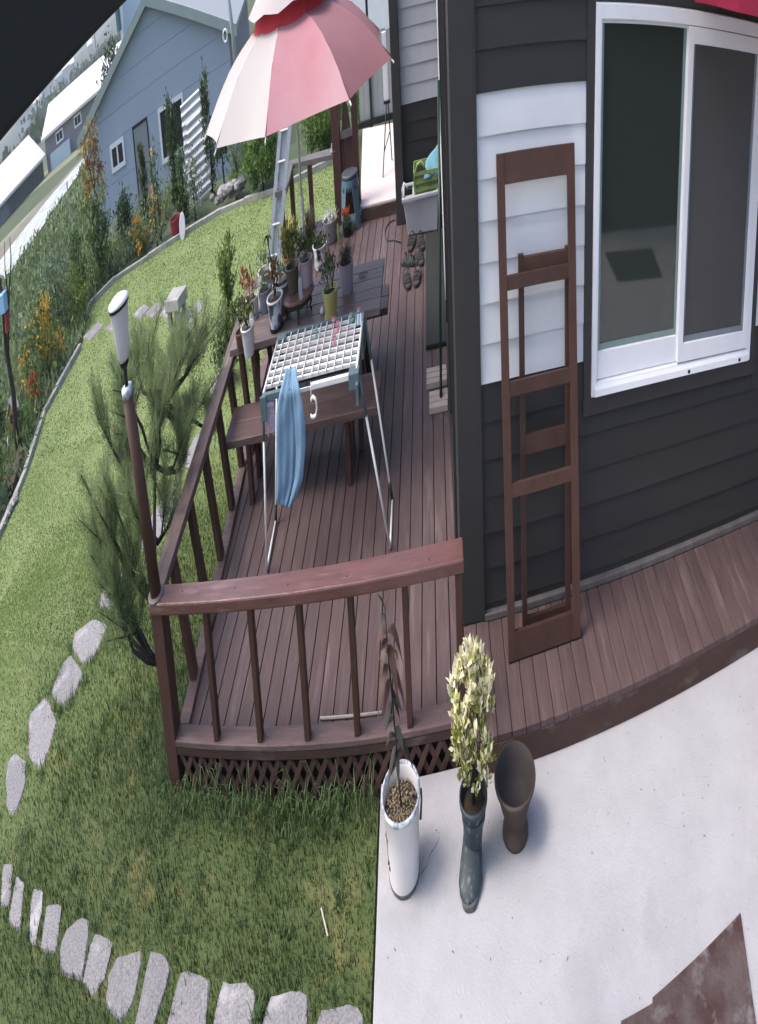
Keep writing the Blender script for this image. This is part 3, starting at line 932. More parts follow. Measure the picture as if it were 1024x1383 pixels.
# ------------------------------------------------------------------ leaning frames
def leaning(name, label, o, ux, vv, W_, H_, sw, bars, th, m):
    o, ux, vv = Vector(o), Vector(ux).normalized(), Vector(vv).normalized()
    nn = ux.cross(vv).normalized()          # towards the camera
    t = thing(name, o, label, 'frame')

    def pc(u0, u1, v0, v1, nm, d0=0.0, d1=None):
        d1 = th if d1 is None else d1
        P = lambda u, v, d: o + ux * u + vv * v + nn * d
        MB().hexa([P(u0, v0, d0), P(u1, v0, d0), P(u1, v0, d1), P(u0, v0, d1), P(u0, v1, d0), P(u1, v1, d0), P(u1, v1, d1), P(u0, v1, d1)]).build(nm, m, t, bevel=0.002)
    pc(0, sw, 0, H_, 'stile')
    pc(W_ - sw, W_, 0, H_, 'stile')
    for v0, v1 in bars:
        pc(sw, W_ - sw, v0, v1, 'rail', 0.003, th - 0.003)
    return t


leaning('wooden_frame', 'tall brown wooden frame with five rails leaning on the white siding', (0.60, 4.30, 0.002), (1, 0.012, 0), (-0.033, 0.265, 1.68), 0.745, 1.70, 0.074,
        [(0.0, 0.105), (0.575, 0.625), (0.915, 0.965), (1.262, 1.31), (1.60, 1.70)], 0.032, M['frame_wood'])
leaning('wooden_frame', 'smaller brown wooden frame tucked behind the tall leaning frame', (0.77, 4.46, 0.002), (1, 0.0, 0), (-0.004, 0.10, 1.33), 0.51, 1.345, 0.052,
        [(0.0, 0.06), (0.66, 0.73), (1.235, 1.335)], 0.03, M['frame_wood'])

# ------------------------------------------------------------------ picnic table and benches
T = 0.66
pt = thing('picnic_table', (-1.9, 6.92, 0.0), 'brown plank picnic table crowded with flower pots', 'table')
ed = [6.51, 6.68, 6.845, 7.01, 7.175, 7.34]
for a, c in zip(ed[:-1], ed[1:]):
    b = MB()
    prof = [(a + 0.004, T - 0.036), (c - 0.004, T - 0.036), (c - 0.004, T - 0.004), (c - 0.008, T), (a + 0.008, T), (a + 0.004, T - 0.004)]
    b.extrude([(-3.0 + rng.uniform(-0.005, 0.005), y, zz) for y, zz in prof], (2.21, 0, 0))
    b.build('plank', M['tablew'], pt)
for x in (-2.65, -1.12):
    MB().bar((x, 6.55, T - 0.08), (x, 7.30, T - 0.08), 0.05, 0.08).build('cross_beam', M['post'], pt)
    for ya, yb in ((6.70, 6.45), (7.15, 7.45)):
        MB().bar((x, ya, T - 0.121), (x, yb, 0.0), 0.07, 0.045, up=(0, 1, 0)).build('leg', M['post'], pt)
MB().bar((-2.62, 6.92, 0.30), (-1.15, 6.92, 0.30), 0.05, 0.09).build('stretcher', M['post'], pt)


def bench(label, y0, y1, x0, x1, zt):
    t = thing('bench', ((x0 + x1) / 2, (y0 + y1) / 2, 0.0), label, 'bench', 'benches of the picnic table')
    ym = (y0 + y1) / 2
    for a, c in ((y0, ym - 0.006), (ym + 0.006, y1)):
        b = MB()
        prof = [(a, zt - 0.04), (c, zt - 0.04), (c, zt - 0.005), (c - 0.005, zt), (a + 0.005, zt), (a, zt - 0.005)]
        b.extrude([(x0, y, zz) for y, zz in prof], (x1 - x0, 0, 0))
        b.build('plank', M['deckx'], t)
    for x in (x0 + 0.40, x1 - 0.38):
        MB().bar((x, y0 + 0.03, zt - 0.075), (x, y1 - 0.03, zt - 0.075), 0.05, 0.068).build('cross_beam', M['post'], t)
        for y in (y0 + 0.06, y1 - 0.08):
            MB().box(x - 0.085, x - 0.028, y - 0.04, y + 0.04, 0.0, zt - 0.042).build('leg', M['post'], t, bevel=0.003)
    return t


bench('brown two plank bench on the near side of the picnic table', 6.04, 6.50, -2.98, -0.80, 0.36)
bench('brown bench on the far side of the table, only its end showing', 7.43, 7.86, -2.98, -0.785, 0.36)

# ------------------------------------------------------------------ clothes rack with towel and pegs
ck = thing('clothes_rack', (-1.5, 5.68, 0.0), 'white folding clothes drying rack standing in front of the bench', 'clothes rack')
x0, x1, y0, y1, zr = -2.08, -0.93, 5.33, 6.03, 0.80
for x in (x0 + 0.012, x1 - 0.012):
    MB().tube([(x, y0, zr), (x, y1, zr)], 0.014, 8).build('side_tube', M['whitem'], ck, smooth=True)
for i, y in enumerate((5.42, 5.50, 5.58, 5.665, 5.75, 5.83, 5.91, 5.985)):
    w = 0.034 if i in (1, 2) else 0.016
    w *= 0.8
    MB().box(x0 + 0.02, x1 - 0.02, y - w / 2, y + w / 2, zr - 0.008, zr + 0.006).build('rail', M['whitem'], ck)
for i in range(11):
    x = x0 + 0.095 + i * (x1 - x0 - 0.19) / 10 + (0.018 if i == 5 else 0)
    MB().box(x - 0.0045, x + 0.0045, y0 + 0.05, y1 - 0.01, zr + 0.0065, zr + 0.015).build('cross_wire', M['whitem'], ck)
MB().box(x0, x1, y1 - 0.002, y1 + 0.028, zr - 0.02, zr + 0.012).build('end_bar', M['ribgrey'], ck, bevel=0.004)
MB().box(x0, x0 + 0.36, y0 - 0.035, y0, zr - 0.018, zr + 0.012).build('end_bar', M['ribgrey'], ck, bevel=0.004)
MB().box(x0 + 0.61, x1 - 0.1, y0 - 0.03, y0, zr - 0.022, zr + 0.004).build('end_bar', M['whitem'], ck, bevel=0.004)
MB().box(x1 - 0.10, x1 + 0.02, y0 - 0.05, y0 + 0.03, zr - 0.06, zr + 0.012).build('corner_joint', M['ribgrey'], ck, bevel=0.006)
MB().box(x0 - 0.02, x0 + 0.06, y0 - 0.05, y0 - 0.0355, zr - 0.10, zr + 0.012).build('corner_joint', M['ribgrey'], ck, bevel=0.006)
for x in (x0 + 0.07, x1 - 0.07):
    MB().box(x - 0.06, x + 0.06, y1 - 0.075, y1 - 0.003, zr - 0.012, zr + 0.018).build('corner_joint', M['ribgrey'], ck, bevel=0.006)
legs = [((x0 + 0.01, y0 - 0.02, zr - 0.02), (-2.19, 5.34, 0.014)), ((x0 - 0.01, y1 - 0.02, zr - 0.02), (-2.205, 5.80, 0.014)),
        ((x1 + 0.015, y0 - 0.01, zr - 0.02), (-0.645, 5.34, 0.014)), ((x1 + 0.01, y1 - 0.02, zr - 0.02), (-0.645, 5.78, 0.014))]
for p, q in legs:
    p, q = Vector(p), Vector(q)
    MB().tube([p, p + (q - p) * 0.22], 0.016, 8).build('leg_sleeve', M['ribgrey'], ck, smooth=True)
    MB().tube([p + (q - p) * 0.22, q], 0.0125, 8).build('leg', M['whitem'], ck, smooth=True)
for a, c in ((0, 1), (2, 3)):
    MB().tube([legs[a][1], legs[c][1]], 0.0125, 8).build('foot_bar', M['whitem'], ck, smooth=True)
    q = Vector(legs[c][1])
    MB().tube([q + Vector((0, 0, -0.006)), q + (Vector(legs[c][0]) - q) * 0.10], 0.017, 8).build('foot_joint', M['black'], ck, smooth=True)
# second folded slat row under the top
for y in (5.46, 5.62, 5.79):
    MB().box(x0 + 0.05, x1 - 0.05, y - 0.006, y + 0.006, zr - 0.075, zr - 0.06).build('lower_wire', M['whitem'], ck)
for y in (5.40, 5.9):
    b = MB()
    b.box(x1 - 0.02, x1 + 0.012, y - 0.16 if y < 5.6 else y - 0.14, y + 0.12, zr - 0.11, zr - 0.024)
    b.build('hinge_plate', M['ribgrey'], ck)

# towel: draped over the front rail, folded lengthwise, hanging in folds
tw = MB()
nu, nv = 26, 30
outline = [(-1.765, -1.66, 0.865), (-1.84, -1.61, 0.80), (-1.90, -1.575, 0.73), (-1.915, -1.56, 0.66), (-1.93, -1.575, 0.55), (-1.955, -1.63, 0.42), (-1.975, -1.73, 0.335), (-1.965, -1.79, 0.30)]
for j in range(nv + 1):
    t = j / nv
    f = t * (len(outline) - 1)
    i0 = min(int(f), len(outline) - 2)
    fr = f - i0
    xl = outline[i0][0] * (1 - fr) + outline[i0 + 1][0] * fr
    xr = outline[i0][1] * (1 - fr) + outline[i0 + 1][1] * fr
    z = outline[i0][2] * (1 - fr) + outline[i0 + 1][2] * fr
    for i in range(nu + 1):
        s = i / nu
        fold = (0.010 * math.sin(s * 8 + 1.5 * t) + 0.005 * math.sin(s * 21 + 5 * t * s) + 0.004 * math.sin(t * 17 + s * 9)) * (1.6 - t) - 0.035 * math.exp(-((s - 0.60 - 0.05 * t) / 0.035) ** 2)
        yy = 5.285 - fold * min(1, 0.25 + t * 1.2)
        if t < 0.16:
            yy += 0.07 * (0.16 - t) / 0.16
        zz = z + (0.05 * (0.5 - abs(s - 0.72)) - 0.03) * (t > 0.75) * (t - 0.75) * 4 * -1 + (0.03 * abs(s - 0.5) * (1 - t))
        tw.v.append((xl + (xr - xl) * s, yy, zz))
for j in range(nv):
    for i in range(nu):
        a = j * (nu + 1) + i
        tw.f.append((a, a + 1, a + nu + 2, a + nu + 1))
to = tw.build('towel', M['cloth_blue'], smooth=True)
so = to.modifiers.new('thick', 'SOLIDIFY')
so.thickness = 0.006
tag(to, 'light blue towel hanging in folds from the front of the drying rack', 'towel')

pegs = [(-1.32, 5.97, 'peg_pink', 'pink clothes peg clipped upright on the rear rail of the drying rack'), (-1.25, 5.90, 'peg_pink', 'pink clothes peg in the middle of the drying rack'),
        (-1.27, 5.76, 'peg_pink', 'lowest pink clothes peg, below the other pink ones on the rack'), (-1.53, 5.92, 'peg_green', 'dark green clothes peg on the left part of the drying rack'),
        (-1.09, 5.96, 'peg_green', 'grey green clothes peg near the rear right of the drying rack'), (-1.0, 6.0, 'peg_pink', 'pink clothes peg nearest the rear right corner of the rack')]
for x, y, mm, lb in pegs:
    pg = thing('clothes_peg', (x, y, zr + 0.005), lb, 'clothes peg', 'clothes pegs on the drying rack')
    for s_ in (-1, 1):
        MB().bar((x + s_ * 0.006, y - 0.028, zr - 0.012), (x + s_ * 0.012, y + 0.01, zr + 0.040), 0.009, 0.012, up=(1, 0, 0)).build('jaw', M[mm], pg)
    MB().tube([(x - 0.016, y - 0.006, zr + 0.028), (x + 0.016, y - 0.006, zr + 0.028)], 0.005, 6).build('spring', M['metal'], pg)
for i in range(5):
    x = -1.015 + i * 0.017
    pg = thing('clothes_peg', (x, 5.93, zr + 0.005), 'one of five blue and white pegs in a row at the rack corner', 'clothes peg', 'row of blue and white pegs')
    for s_ in (-1, 1):
        MB().bar((x + s_ * 0.003, 5.885, zr + 0.002), (x + s_ * 0.004, 5.95, zr + 0.03), 0.006, 0.012, up=(1, 0, 0)).build('jaw', M['peg_blue'] if i % 2 == 0 else M['whitem'], pg)
sk = thing('sock_hanger', (-2.02, 5.31, 0.66), 'small purple hanger with dangling strips at the left rack corner', 'hanger')
MB().box(-2.045, -1.935, 5.295, 5.31, 0.755, 0.775).build('bar', M['purplec'], sk)
for i in range(5):
    x = -2.037 + i * 0.022
    MB().box(x, x + 0.013, 5.296, 5.304, 0.63 + 0.02 * (i % 3), 0.754).build('strip', M['purplec'], sk)
rg = MB()
rg.tube([(-1.50, 5.36, 0.715), (-1.47, 5.345, 0.735), (-1.435, 5.335, 0.725), (-1.425, 5.33, 0.69), (-1.445, 5.33, 0.658), (-1.485, 5.335, 0.652), (-1.51, 5.34, 0.66)], 0.010, 8)
rg.tube([(-1.50, 5.36, 0.715), (-1.49, 5.37, 0.79)], 0.005, 6)
tag(rg.build('hook_ring', M['whitem'], smooth=True), 'white plastic hook ring hanging beside the blue towel', 'hook')

# ------------------------------------------------------------------ umbrella
um = thing('parasol', (-1.90, 6.93, T), 'pink and cream garden parasol with a red vent standing on the picnic table', 'parasol')
cx, cy = -1.90, 6.95
MB().tube([(-1.915, 6.93, T - 0.02), (cx, cy, 1.2)], 0.021, 12).build('pole', M['whitem'], um, smooth=True)
MB().tube([(cx, cy, 1.19), (cx, cy, 2.40)], 0.016, 12).build('upper_pole', M['whitem'], um, smooth=True)
MB().lathe((cx, cy, 1.13), [(0.026, 0), (0.029, 0.02), (0.029, 0.06), (0.02, 0.075)], 14).build('clamp', M['whitem'], um)
rim = [(196, 1.29, 1.775), (232, 1.30, 1.785), (268, 1.27, 1.775), (309.5, 1.50, 1.775), (348, 1.42, 1.765), (33, 1.36, 1.78), (75, 1.36, 1.79), (115, 1.36, 1.79), (155, 1.34, 1.78)]
pm = ['canopy_white_lit', 'canopy_white_lit', 'canopy_pink', 'canopy_rose_shaded', 'canopy_rose_shaded', 'canopy_pink', 'canopy_pink', 'canopy_white_lit', 'canopy_white_lit']  # tones paint in the light: cream on the sunny side, rose opposite
pl = ['cream canopy panel', 'cream canopy panel', 'pink canopy panel', 'dusty rose canopy panel', 'dusty rose canopy panel', 'pink canopy panel', 'pink canopy panel', 'cream canopy panel', 'cream canopy panel']
RT, ZT = 0.50, 2.125
nU, nV = 8, 8
for i in range(len(rim)):
    a0, r0, z0 = rim[i]
    a1, r1, z1 = rim[(i + 1) % len(rim)]
    if a1 < a0:
        a1 += 360
    b = MB()
    for v in range(nV + 1):
        t = v / nV
        for u in range(nU + 1):
            s = u / nU
            P0 = Vector((cx + math.cos(R(a0)) * (r0 + (RT - r0) * t), cy + math.sin(R(a0)) * (r0 + (RT - r0) * t), z0 + (ZT - z0) * t))
            P1 = Vector((cx + math.cos(R(a1)) * (r1 + (RT - r1) * t), cy + math.sin(R(a1)) * (r1 + (RT - r1) * t), z1 + (ZT - z1) * t))
            P = P0.lerp(P1, s)
            sag = 4 * s * (1 - s)
            P.z -= 0.028 * sag * (1 - t) ** 0.5 * (0.4 + 0.6 * t)
            P.z += 0.05 * math.sin(math.pi * t)
            b.v.append(tuple(P + Vector((cx - P.x, cy - P.y, 0)) * 0.05 * sag * (1 - t) ** 2))
    for v in range(nV):
        for u in range(nU):
            k = v * (nU + 1) + u
            b.f.append((k, k + 1, k + nU + 2, k + nU + 1))
    o = b.build('canopy_panel', M[pm[i]], um, smooth=True)
    o['label'] = pl[i]
    tip = Vector((cx + math.cos(R(a0)) * r0, cy + math.sin(R(a0)) * r0, z0))
    topp = Vector((cx + math.cos(R(a0)) * RT, cy + math.sin(R(a0)) * RT, ZT))
    mid = tip.lerp(topp, 0.5) + Vector((0, 0, 0.045))
    MB().tube([tip + (tip - topp).normalized() * 0.03 - Vector((0, 0, 0.012)), mid - Vector((0, 0, 0.012)), topp - Vector((0, 0, 0.012)), (cx, cy, 2.28)], 0.007, 6).build('rib', M['whitem'], um)
    MB().tube([tip + Vector((0, 0, 0.004)), mid + Vector((0, 0, 0.002)), topp + Vector((0, 0, 0.002))], 0.006, 6).build('seam', M[pm[i]], um, smooth=True)
MB().lathe((cx, cy, 0), [(RT + 0.015, ZT - 0.012), (RT - 0.03, ZT + 0.055), (RT - 0.07, ZT + 0.10)], 36, cap0=False, cap1=False).build('vent_band', M['canopy_red'], um)
b = MB()
for r_, z_, wv in ((RT + 0.08, ZT + 0.075, 0.012), (RT - 0.04, ZT + 0.14, 0.0), (0.25, ZT + 0.22, 0.0), (0.02, ZT + 0.30, 0)):
    for j in range(36):
        a = 2 * math.pi * j / 36
        b.v.append((cx + r_ * math.cos(a), cy + r_ * math.sin(a), z_ + wv * math.sin(9 * a)))
for i in range(3):
    for j in range(36):
        j2 = (j + 1) % 36
        b.f.append((i * 36 + j, i * 36 + j2, (i + 1) * 36 + j2, (i + 1) * 36 + j))
b.build('vent_cap', M['canopy_white_lit'], um, smooth=True)
MB().lathe((cx, cy, ZT + 0.29), [(0.03, 0), (0.035, 0.02), (0.015, 0.06)], 12).build('finial', M['whitem'], um)


# ------------------------------------------------------------------ pots and plants
def pot(name, label, cat, loc, rt, rb, h, m, rim=0.012, soil=True, n=28, group=None, sx=1.0, lip=None):
    if loc[2] > 0.5:
        rt, rb, h = rt * 1.1, rb * 1.1, h * 0.84
    t = thing(name, loc, label, cat, group)
    prof = [(rb * 0.96, 0.0), (rb, 0.008), (rb + (rt - rb) * 0.5, h * 0.5), (rt - 0.003, h * 0.90), (rt, h * 0.91), (rt + 0.002, h), (rt - rim, h), (rt - rim - 0.004, h * 0.93), (rt - rim - 0.01, h * 0.80)]
    MB().lathe(loc, prof, n, sx, 1, True, False).build('shell', m, t, smooth=False, bevel=0)
    if lip:
        MB().lathe(loc, [(rt + 0.001, h * 0.955), (rt + 0.006, h * 0.97), (rt + 0.006, h + 0.004), (rt - 0.012, h + 0.004), (rt - 0.014, h * 0.96)], n, sx, 1, False, False).build('rim', lip, t, smooth=True)
    if soil:
        MB().lathe(loc, [(rt - rim - 0.006, h * 0.82), (rt * 0.5, h * 0.85), (0.0, h * 0.86)], n, sx, 1, False, False).build('soil', M['soil'], t)
    return t


def add_leaves(t, name, n, c, ext, size, m, clumps=10, spread=0.35, up=0.5, shape='ell', taper=0.0, aspect=0.4, droop=0.1):
    p = blob_points(n, c, ext, clumps, spread, shape, taper)
    o = np_mesh(name, leaf_quads(p, size, size * aspect, up, droop), 4, m, t)
    if 'flower' in name or name == 'blossom':
        o['kind'] = 'stuff'
    return o


def add_stems(t, base, tops, r=0.006, m=None, name='stem'):
    b = MB()
    for q in tops:
        q = Vector(q)
        p = Vector(base)
        mid = p.lerp(q, 0.55) + Vector((rng.normal() * 0.02, rng.normal() * 0.02, 0.02))
        b.tube([p, mid, q], [r, r * 0.8, r * 0.5], 6)
    return b.build(name, m or M['stem'], t, smooth=True)


def blades(t, name, n, c, rad_, length, width, m, spread=0.6):
    """arching strap leaves from one centre"""
    c = np.array(c, float)
    out = []
    for i in range(n):
        a = rng.uniform(0, 6.283)
        sp = rng.uniform(0.1, 1) * spread
        L = length * rng.uniform(0.6, 1.15)
        d = np.array([math.cos(a) * sp, math.sin(a) * sp, 1.0])
        d /= np.linalg.norm(d)
        h = np.array([math.cos(a), math.sin(a), 0])
        s = np.array([-math.sin(a), math.cos(a), 0]) * width / 2
        p0 = c + h * rng.uniform(0, rad_)
        p1 = p0 + d * L * 0.5
        p2 = p1 + (d * 0.55 + h * 0.45 * spread + np.array([0, 0, -0.35 * spread])) * L * 0.5
        out += [p0 - s * 0.6, p0 + s * 0.6, p1 + s, p1 - s, p1 - s, p1 + s, p2 + s * 0.1, p2 - s * 0.1]
    return np_mesh(name, np.array(out), 4, m, t)


# --- by the concrete: white enamel pot, boot, urn
wp = thing('white_planter', (-0.42, 3.47, -0.14), 'tall white enamel planter with a worn rim holding a spindly dark plant', 'planter')
L0 = (-0.42, 3.47, -0.14)
MB().lathe(L0, [(0.118, 0.0), (0.126, 0.006), (0.128, 0.02), (0.139, 0.15), (0.151, 0.285), (0.157, 0.292), (0.160, 0.30), (0.150, 0.302), (0.146, 0.295), (0.143, 0.27), (0.140, 0.20)], 40, 1, 1, True, False).build('shell', M['enamel'], wp, smooth=True)
MB().lathe(L0, [(0.1585, 0.288), (0.164, 0.296), (0.161, 0.306), (0.150, 0.307), (0.1475, 0.298)], 40, 1, 1, False, False).build('rim', M['rim'], wp, smooth=True)
MB().lathe(L0, [(0.1265, 0.003), (0.1305, 0.010), (0.1285, 0.018)], 40, 1, 1, False, False).build('base_ring', M['ledge'], wp, smooth=True)
MB().lathe(L0, [(0.142, 0.245), (0.07, 0.252), (0.0, 0.255)], 30, 1, 1, False, False).build('soil', M['soil'], wp)
b = MB()
for i in range(420):
    a, rr = rng.uniform(0, 6.283), 0.135 * math.sqrt(rng.uniform(0, 1))
    s = rng.uniform(0.004, 0.010)
    c = (L0[0] + rr * math.cos(a), L0[1] + rr * math.sin(a), L0[2] + 0.252 + rng.uniform(0, 0.008))
    k = len(b.v)
    b.v += [(c[0] + s * rng.uniform(.6, 1), c[1], c[2]), (c[0], c[1] + s * rng.uniform(.6, 1), c[2]), (c[0] - s, c[1], c[2]), (c[0], c[1] - s, c[2]), (c[0], c[1], c[2] + s * 0.7), (c[0], c[1], c[2] - s * 0.5)]
    b.f += [(k, k + 1, k + 4), (k + 1, k + 2, k + 4), (k + 2, k + 3, k + 4), (k + 3, k, k + 4)]
o = b.build('gravel', mat('potting_gravel', (0.30, 0.24, 0.15), 0.9, (0.14, 0.11, 0.07), 60, island=0.5), wp)
o['kind'] = 'stuff'
MB().tube([(L0[0] + 0.150, L0[1] + 0.03, 0.13), (L0[0] + 0.168, L0[1] + 0.01, 0.15), (L0[0] + 0.172, L0[1] - 0.03, 0.145), (L0[0] + 0.160, L0[1] - 0.075, 0.11)], [0.011, 0.008, 0.007, 0.010], 8).build('handle', M['black'], wp, smooth=True)
# black twig painted on the side
def on_side(deg, h, out=0.0015):
    rr = 0.128 + (0.151 - 0.128) * (h - 0.02) / 0.265 + out
    return (L0[0] + rr * math.cos(R(deg)), L0[1] + rr * math.sin(R(deg)), L0[2] + h)
b = MB()
b.tube([on_side(210, 0.225), on_side(208, 0.20), on_side(212, 0.17), on_side(209, 0.14), on_side(213, 0.11)], 0.0018, 5)
for d_, h_ in ((214, 0.205), (207, 0.215), (216, 0.118), (209, 0.108), (213, 0.098), (218, 0.10), (211, 0.122)):
    p = on_side(d_, h_)
    q = on_side(d_ + rng.uniform(-4, 4), h_ - 0.022)
    b.tube([p, Vector(p).lerp(Vector(q), .5), q], [0.001, 0.005, 0.001], 5)
b.build('twig_motif', M['black'], wp)
# the spindly plant
st = [(L0[0] + 0.0, L0[1], 0.11), (L0[0] - 0.012, L0[1], 0.22), (L0[0] - 0.02, L0[1] - 0.005, 0.34), (L0[0] - 0.035, L0[1], 0.50), (L0[0] - 0.055, L0[1], 0.66), (L0[0] - 0.06, L0[1], 0.78)]
MB().tube(st, [0.008, 0.0075, 0.007, 0.006, 0.005, 0.003], 8).build('stem', M['stem'], wp, smooth=True)


def bigleaf(b, base, d, length, width, droop):
    base, d = Vector(base), Vector(d).normalized()
    side = d.cross(Vector((0, 0, 1)))
    if side.length < 0.1:
        side = Vector((1, 0, 0))
    side.normalize()
    k = len(b.v)
    n = 6
    for i in range(n + 1):
        t = i / n
        c = base + d * length * t + Vector((0, 0, -droop * length * t * t))
        w = width * math.sin(math.pi * (0.06 + 0.94 * t) ** 0.8) * 0.5
        b.v += [tuple(c - side * w + Vector((0, 0, 0.15 * w))), tuple(c), tuple(c + side * w + Vector((0, 0, 0.15 * w)))]
    for i in range(n):
        a = k + i * 3
        b.f += [(a, a + 1, a + 4, a + 3), (a + 1, a + 2, a + 5, a + 4)]


def leafset(items, m, parent):
    for it in items:
        b = MB()
        bigleaf(b, *it)
        b.build('leaf', m, parent, smooth=True)


sx, sy = L0[0], L0[1]
leafset([((sx - .06, sy, .78), (-0.7, -0.2, 0.8), .085, .032, 0.1), ((sx - .06, sy, .77), (0.6, -0.3, 0.9), .09, .030, 0.1), ((sx - .06, sy, .76), (-0.6, -0.8, 0.1), .07, .035, 0.5), ((sx - .058, sy, .765), (0.1, -0.6, .6), .06, .03, 0.4)], M['lf_purple'], wp)
leafset([((sx - .055, sy, .70), (-0.42, -0.15, 0.35), .15, .055, 1.2), ((sx - .05, sy, .70), (0.5, -0.15, 0.45), .16, .058, 1.2), ((sx - .05, sy, .66), (0.35, -0.5, 0.1), .14, .055, 1.1),
         ((sx - .055, sy, .60), (-0.35, -0.4, 0.1), .14, .060, 1.0), ((sx - .045, sy, .62), (0.2, 0.4, 0.2), .14, .05, 1.0)], M['lf_copper'], wp)
leafset([((sx - .03, sy, .47), (-0.5, -0.3, 0.2), .10, .034, 0.9), ((sx - .03, sy, .46), (0.4, -0.2, 0.5), .09, .036, 0.6), ((sx - .02, sy, .36), (-0.55, -0.3, 0.55), .12, .036, 0.7), ((sx - .02, sy, .37), (0.65, -0.2, -0.1), .15, .040, 0.6),
         ((sx - .018, sy, .33), (-0.5, -0.4, -0.2), .11, .038, 0.7), ((sx - .015, sy, .31), (0.1, -0.7, 0.1), .10, .036, 0.8), ((sx - .015, sy, .31), (0.4, 0.5, 0.2), .10, .036, 0.6), ((sx - .04, sy, .52), (0.4, -0.3, -0.2), .09, .035, 0.5)], M['lf_purple'], wp)

leafset([((sx - .05, sy, .68), (-0.3, -0.5, 0.3), .13, .05, 1.1), ((sx - .045, sy, .58), (0.45, -0.2, 0.2), .14, .052, 1.1), ((sx - .05, sy, .64), (-0.5, 0.1, 0.2), .14, .05, 1.2), ((sx - .04, sy, .55), (-0.3, -0.4, 0.1), .11, .05, 0.9)], M['lf_copper'], wp)
leafset([((sx - .035, sy, .49), (0.5, -0.3, 0.3), .10, .042, 0.7), ((sx - .025, sy, .42), (-0.5, -0.3, 0.4), .11, .042, 0.7), ((sx - .02, sy, .39), (0.4, -0.5, 0.3), .12, .042, 0.7), ((sx - .015, sy, .28), (-0.4, -0.5, 0.3), .10, .042, 0.7)], M['lf_greenish'], wp)
# --- rubber boot
bt = thing('boot_planter', (0.165, 3.45, -0.14), 'dark rubber boot used as a pot, its foot pointing at the camera', 'planter')
path = [((0.178, 3.462, 0.10), 0.112, 0.110, 0), ((0.177, 3.463, 0.06), 0.100, 0.100, 0), ((0.173, 3.465, 0.0), 0.084, 0.086, 0), ((0.166, 3.462, -0.045), 0.078, 0.082, 15), ((0.156, 3.435, -0.078), 0.083, 0.075, 45),
        ((0.142, 3.385, -0.094), 0.092, 0.062, 75), ((0.130, 3.335, -0.103), 0.094, 0.048, 88), ((0.121, 3.285, -0.110), 0.080, 0.036, 92), ((0.117, 3.25, -0.116), 0.048, 0.022, 95), ((0.116, 3.238, -0.118), 0.012, 0.008, 95)]
b = MB()
n = 28
for (c, ra, rb_, tilt) in path:
    ct, stt = math.cos(R(tilt)), math.sin(R(tilt))
    for j in range(n):
        a = 2 * math.pi * j / n
        u_, v_ = ra * math.cos(a), rb_ * math.sin(a)
        zz_ = max(c[2] + v_ * stt, -0.128)
        b.v.append((c[0] + u_, c[1] + v_ * ct, zz_))
for i in range(len(path) - 1):
    for j in range(n):
        j2 = (j + 1) % n
        b.f.append((i * n + j, (i + 1) * n + j, (i + 1) * n + j2, i * n + j2))
b.f.append(tuple((len(path) - 1) * n + j for j in range(n)))
b.build('upper', M['boot'], bt, smooth=True)
MB().lathe((0.178, 3.462, 0), [(0.112, 0.085), (0.1175, 0.09), (0.117, 0.108), (0.108, 0.110), (0.104, 0.095), (0.098, 0.03)], n, 1, 0.98, False, False).build('collar', M['boot'], bt, smooth=True)
so_ = []
for a in range(36):
    t = 2 * math.pi * a / 36
    yy = 3.375 + 0.152 * math.sin(t)
    w = 0.098 * (0.86 + 0.14 * math.cos(3 * t)) * (1.0 if math.sin(t) < 0 else 0.86)
    xx = 0.142 + 0.10 * (yy - 3.375) + w * math.copysign(abs(math.cos(t)) ** 0.7, math.cos(t))
    so_.append((xx, yy))
MB().prism(so_, -0.139, -0.116).build('sole', M['sole'], bt, bevel=0.004)
MB().lathe((0.178, 3.462, 0), [(0.104, 0.060), (0.05, 0.066), (0.0, 0.068)], 24, 1, 1, False, False).build('soil', M['soil'], bt)
add_stems(bt, (0.178, 3.465, 0.06), [(0.178 + 0.09 * math.cos(a) * rng.uniform(.3, 1), 3.48 + 0.08 * math.sin(a), rng.uniform(0.2, 0.42)) for a in np.linspace(0, 6, 14)], 0.005)
pos, dr = [], []
for i in range(185):
    z = rng.uniform(0.17, 0.56)
    rmax = np.interp(z, [0.15, 0.22, 0.36, 0.47, 0.53, 0.58], [0.12, 0.165, 0.19, 0.18, 0.09, 0.01])
    a = rng.uniform(0, 6.283)
    rr = rmax * math.sqrt(rng.uniform(0.1, 1))
    cxx = np.interp(z, [0.14, 0.3, 0.5, 0.6], [0.205, 0.20, 0.175, 0.155])
    for k in range(11):
        t = rng.uniform(0, 6.283)
        el = rng.uniform(0.2, 1.3)
        pos.append((cxx + rr * math.cos(a) + rng.normal() * .006, 3.49 + rr * 0.9 * math.sin(a) + rng.normal() * .006, z + rng.normal() * .008))
        dr.append((math.cos(t) * math.cos(el), math.sin(t) * math.cos(el), math.sin(el)))
pos, dr = np.array(pos), unit(np.array(dr))
sel = rng.uniform(size=len(pos)) < np.interp(pos[:, 2], [0.15, 0.38, 0.5, 0.6], [0.30, 0.48, 0.80, 0.97])
np_mesh('cream_foliage', leaf_quads(pos[sel], 0.046, 0.024, 0.4, 0.05, dr[sel]), 4, M['lf_cream'], bt)
np_mesh('green_foliage', leaf_quads(pos[~sel], 0.042, 0.022, 0.4, 0.05, dr[~sel]), 4, M['lf_varieg'], bt)

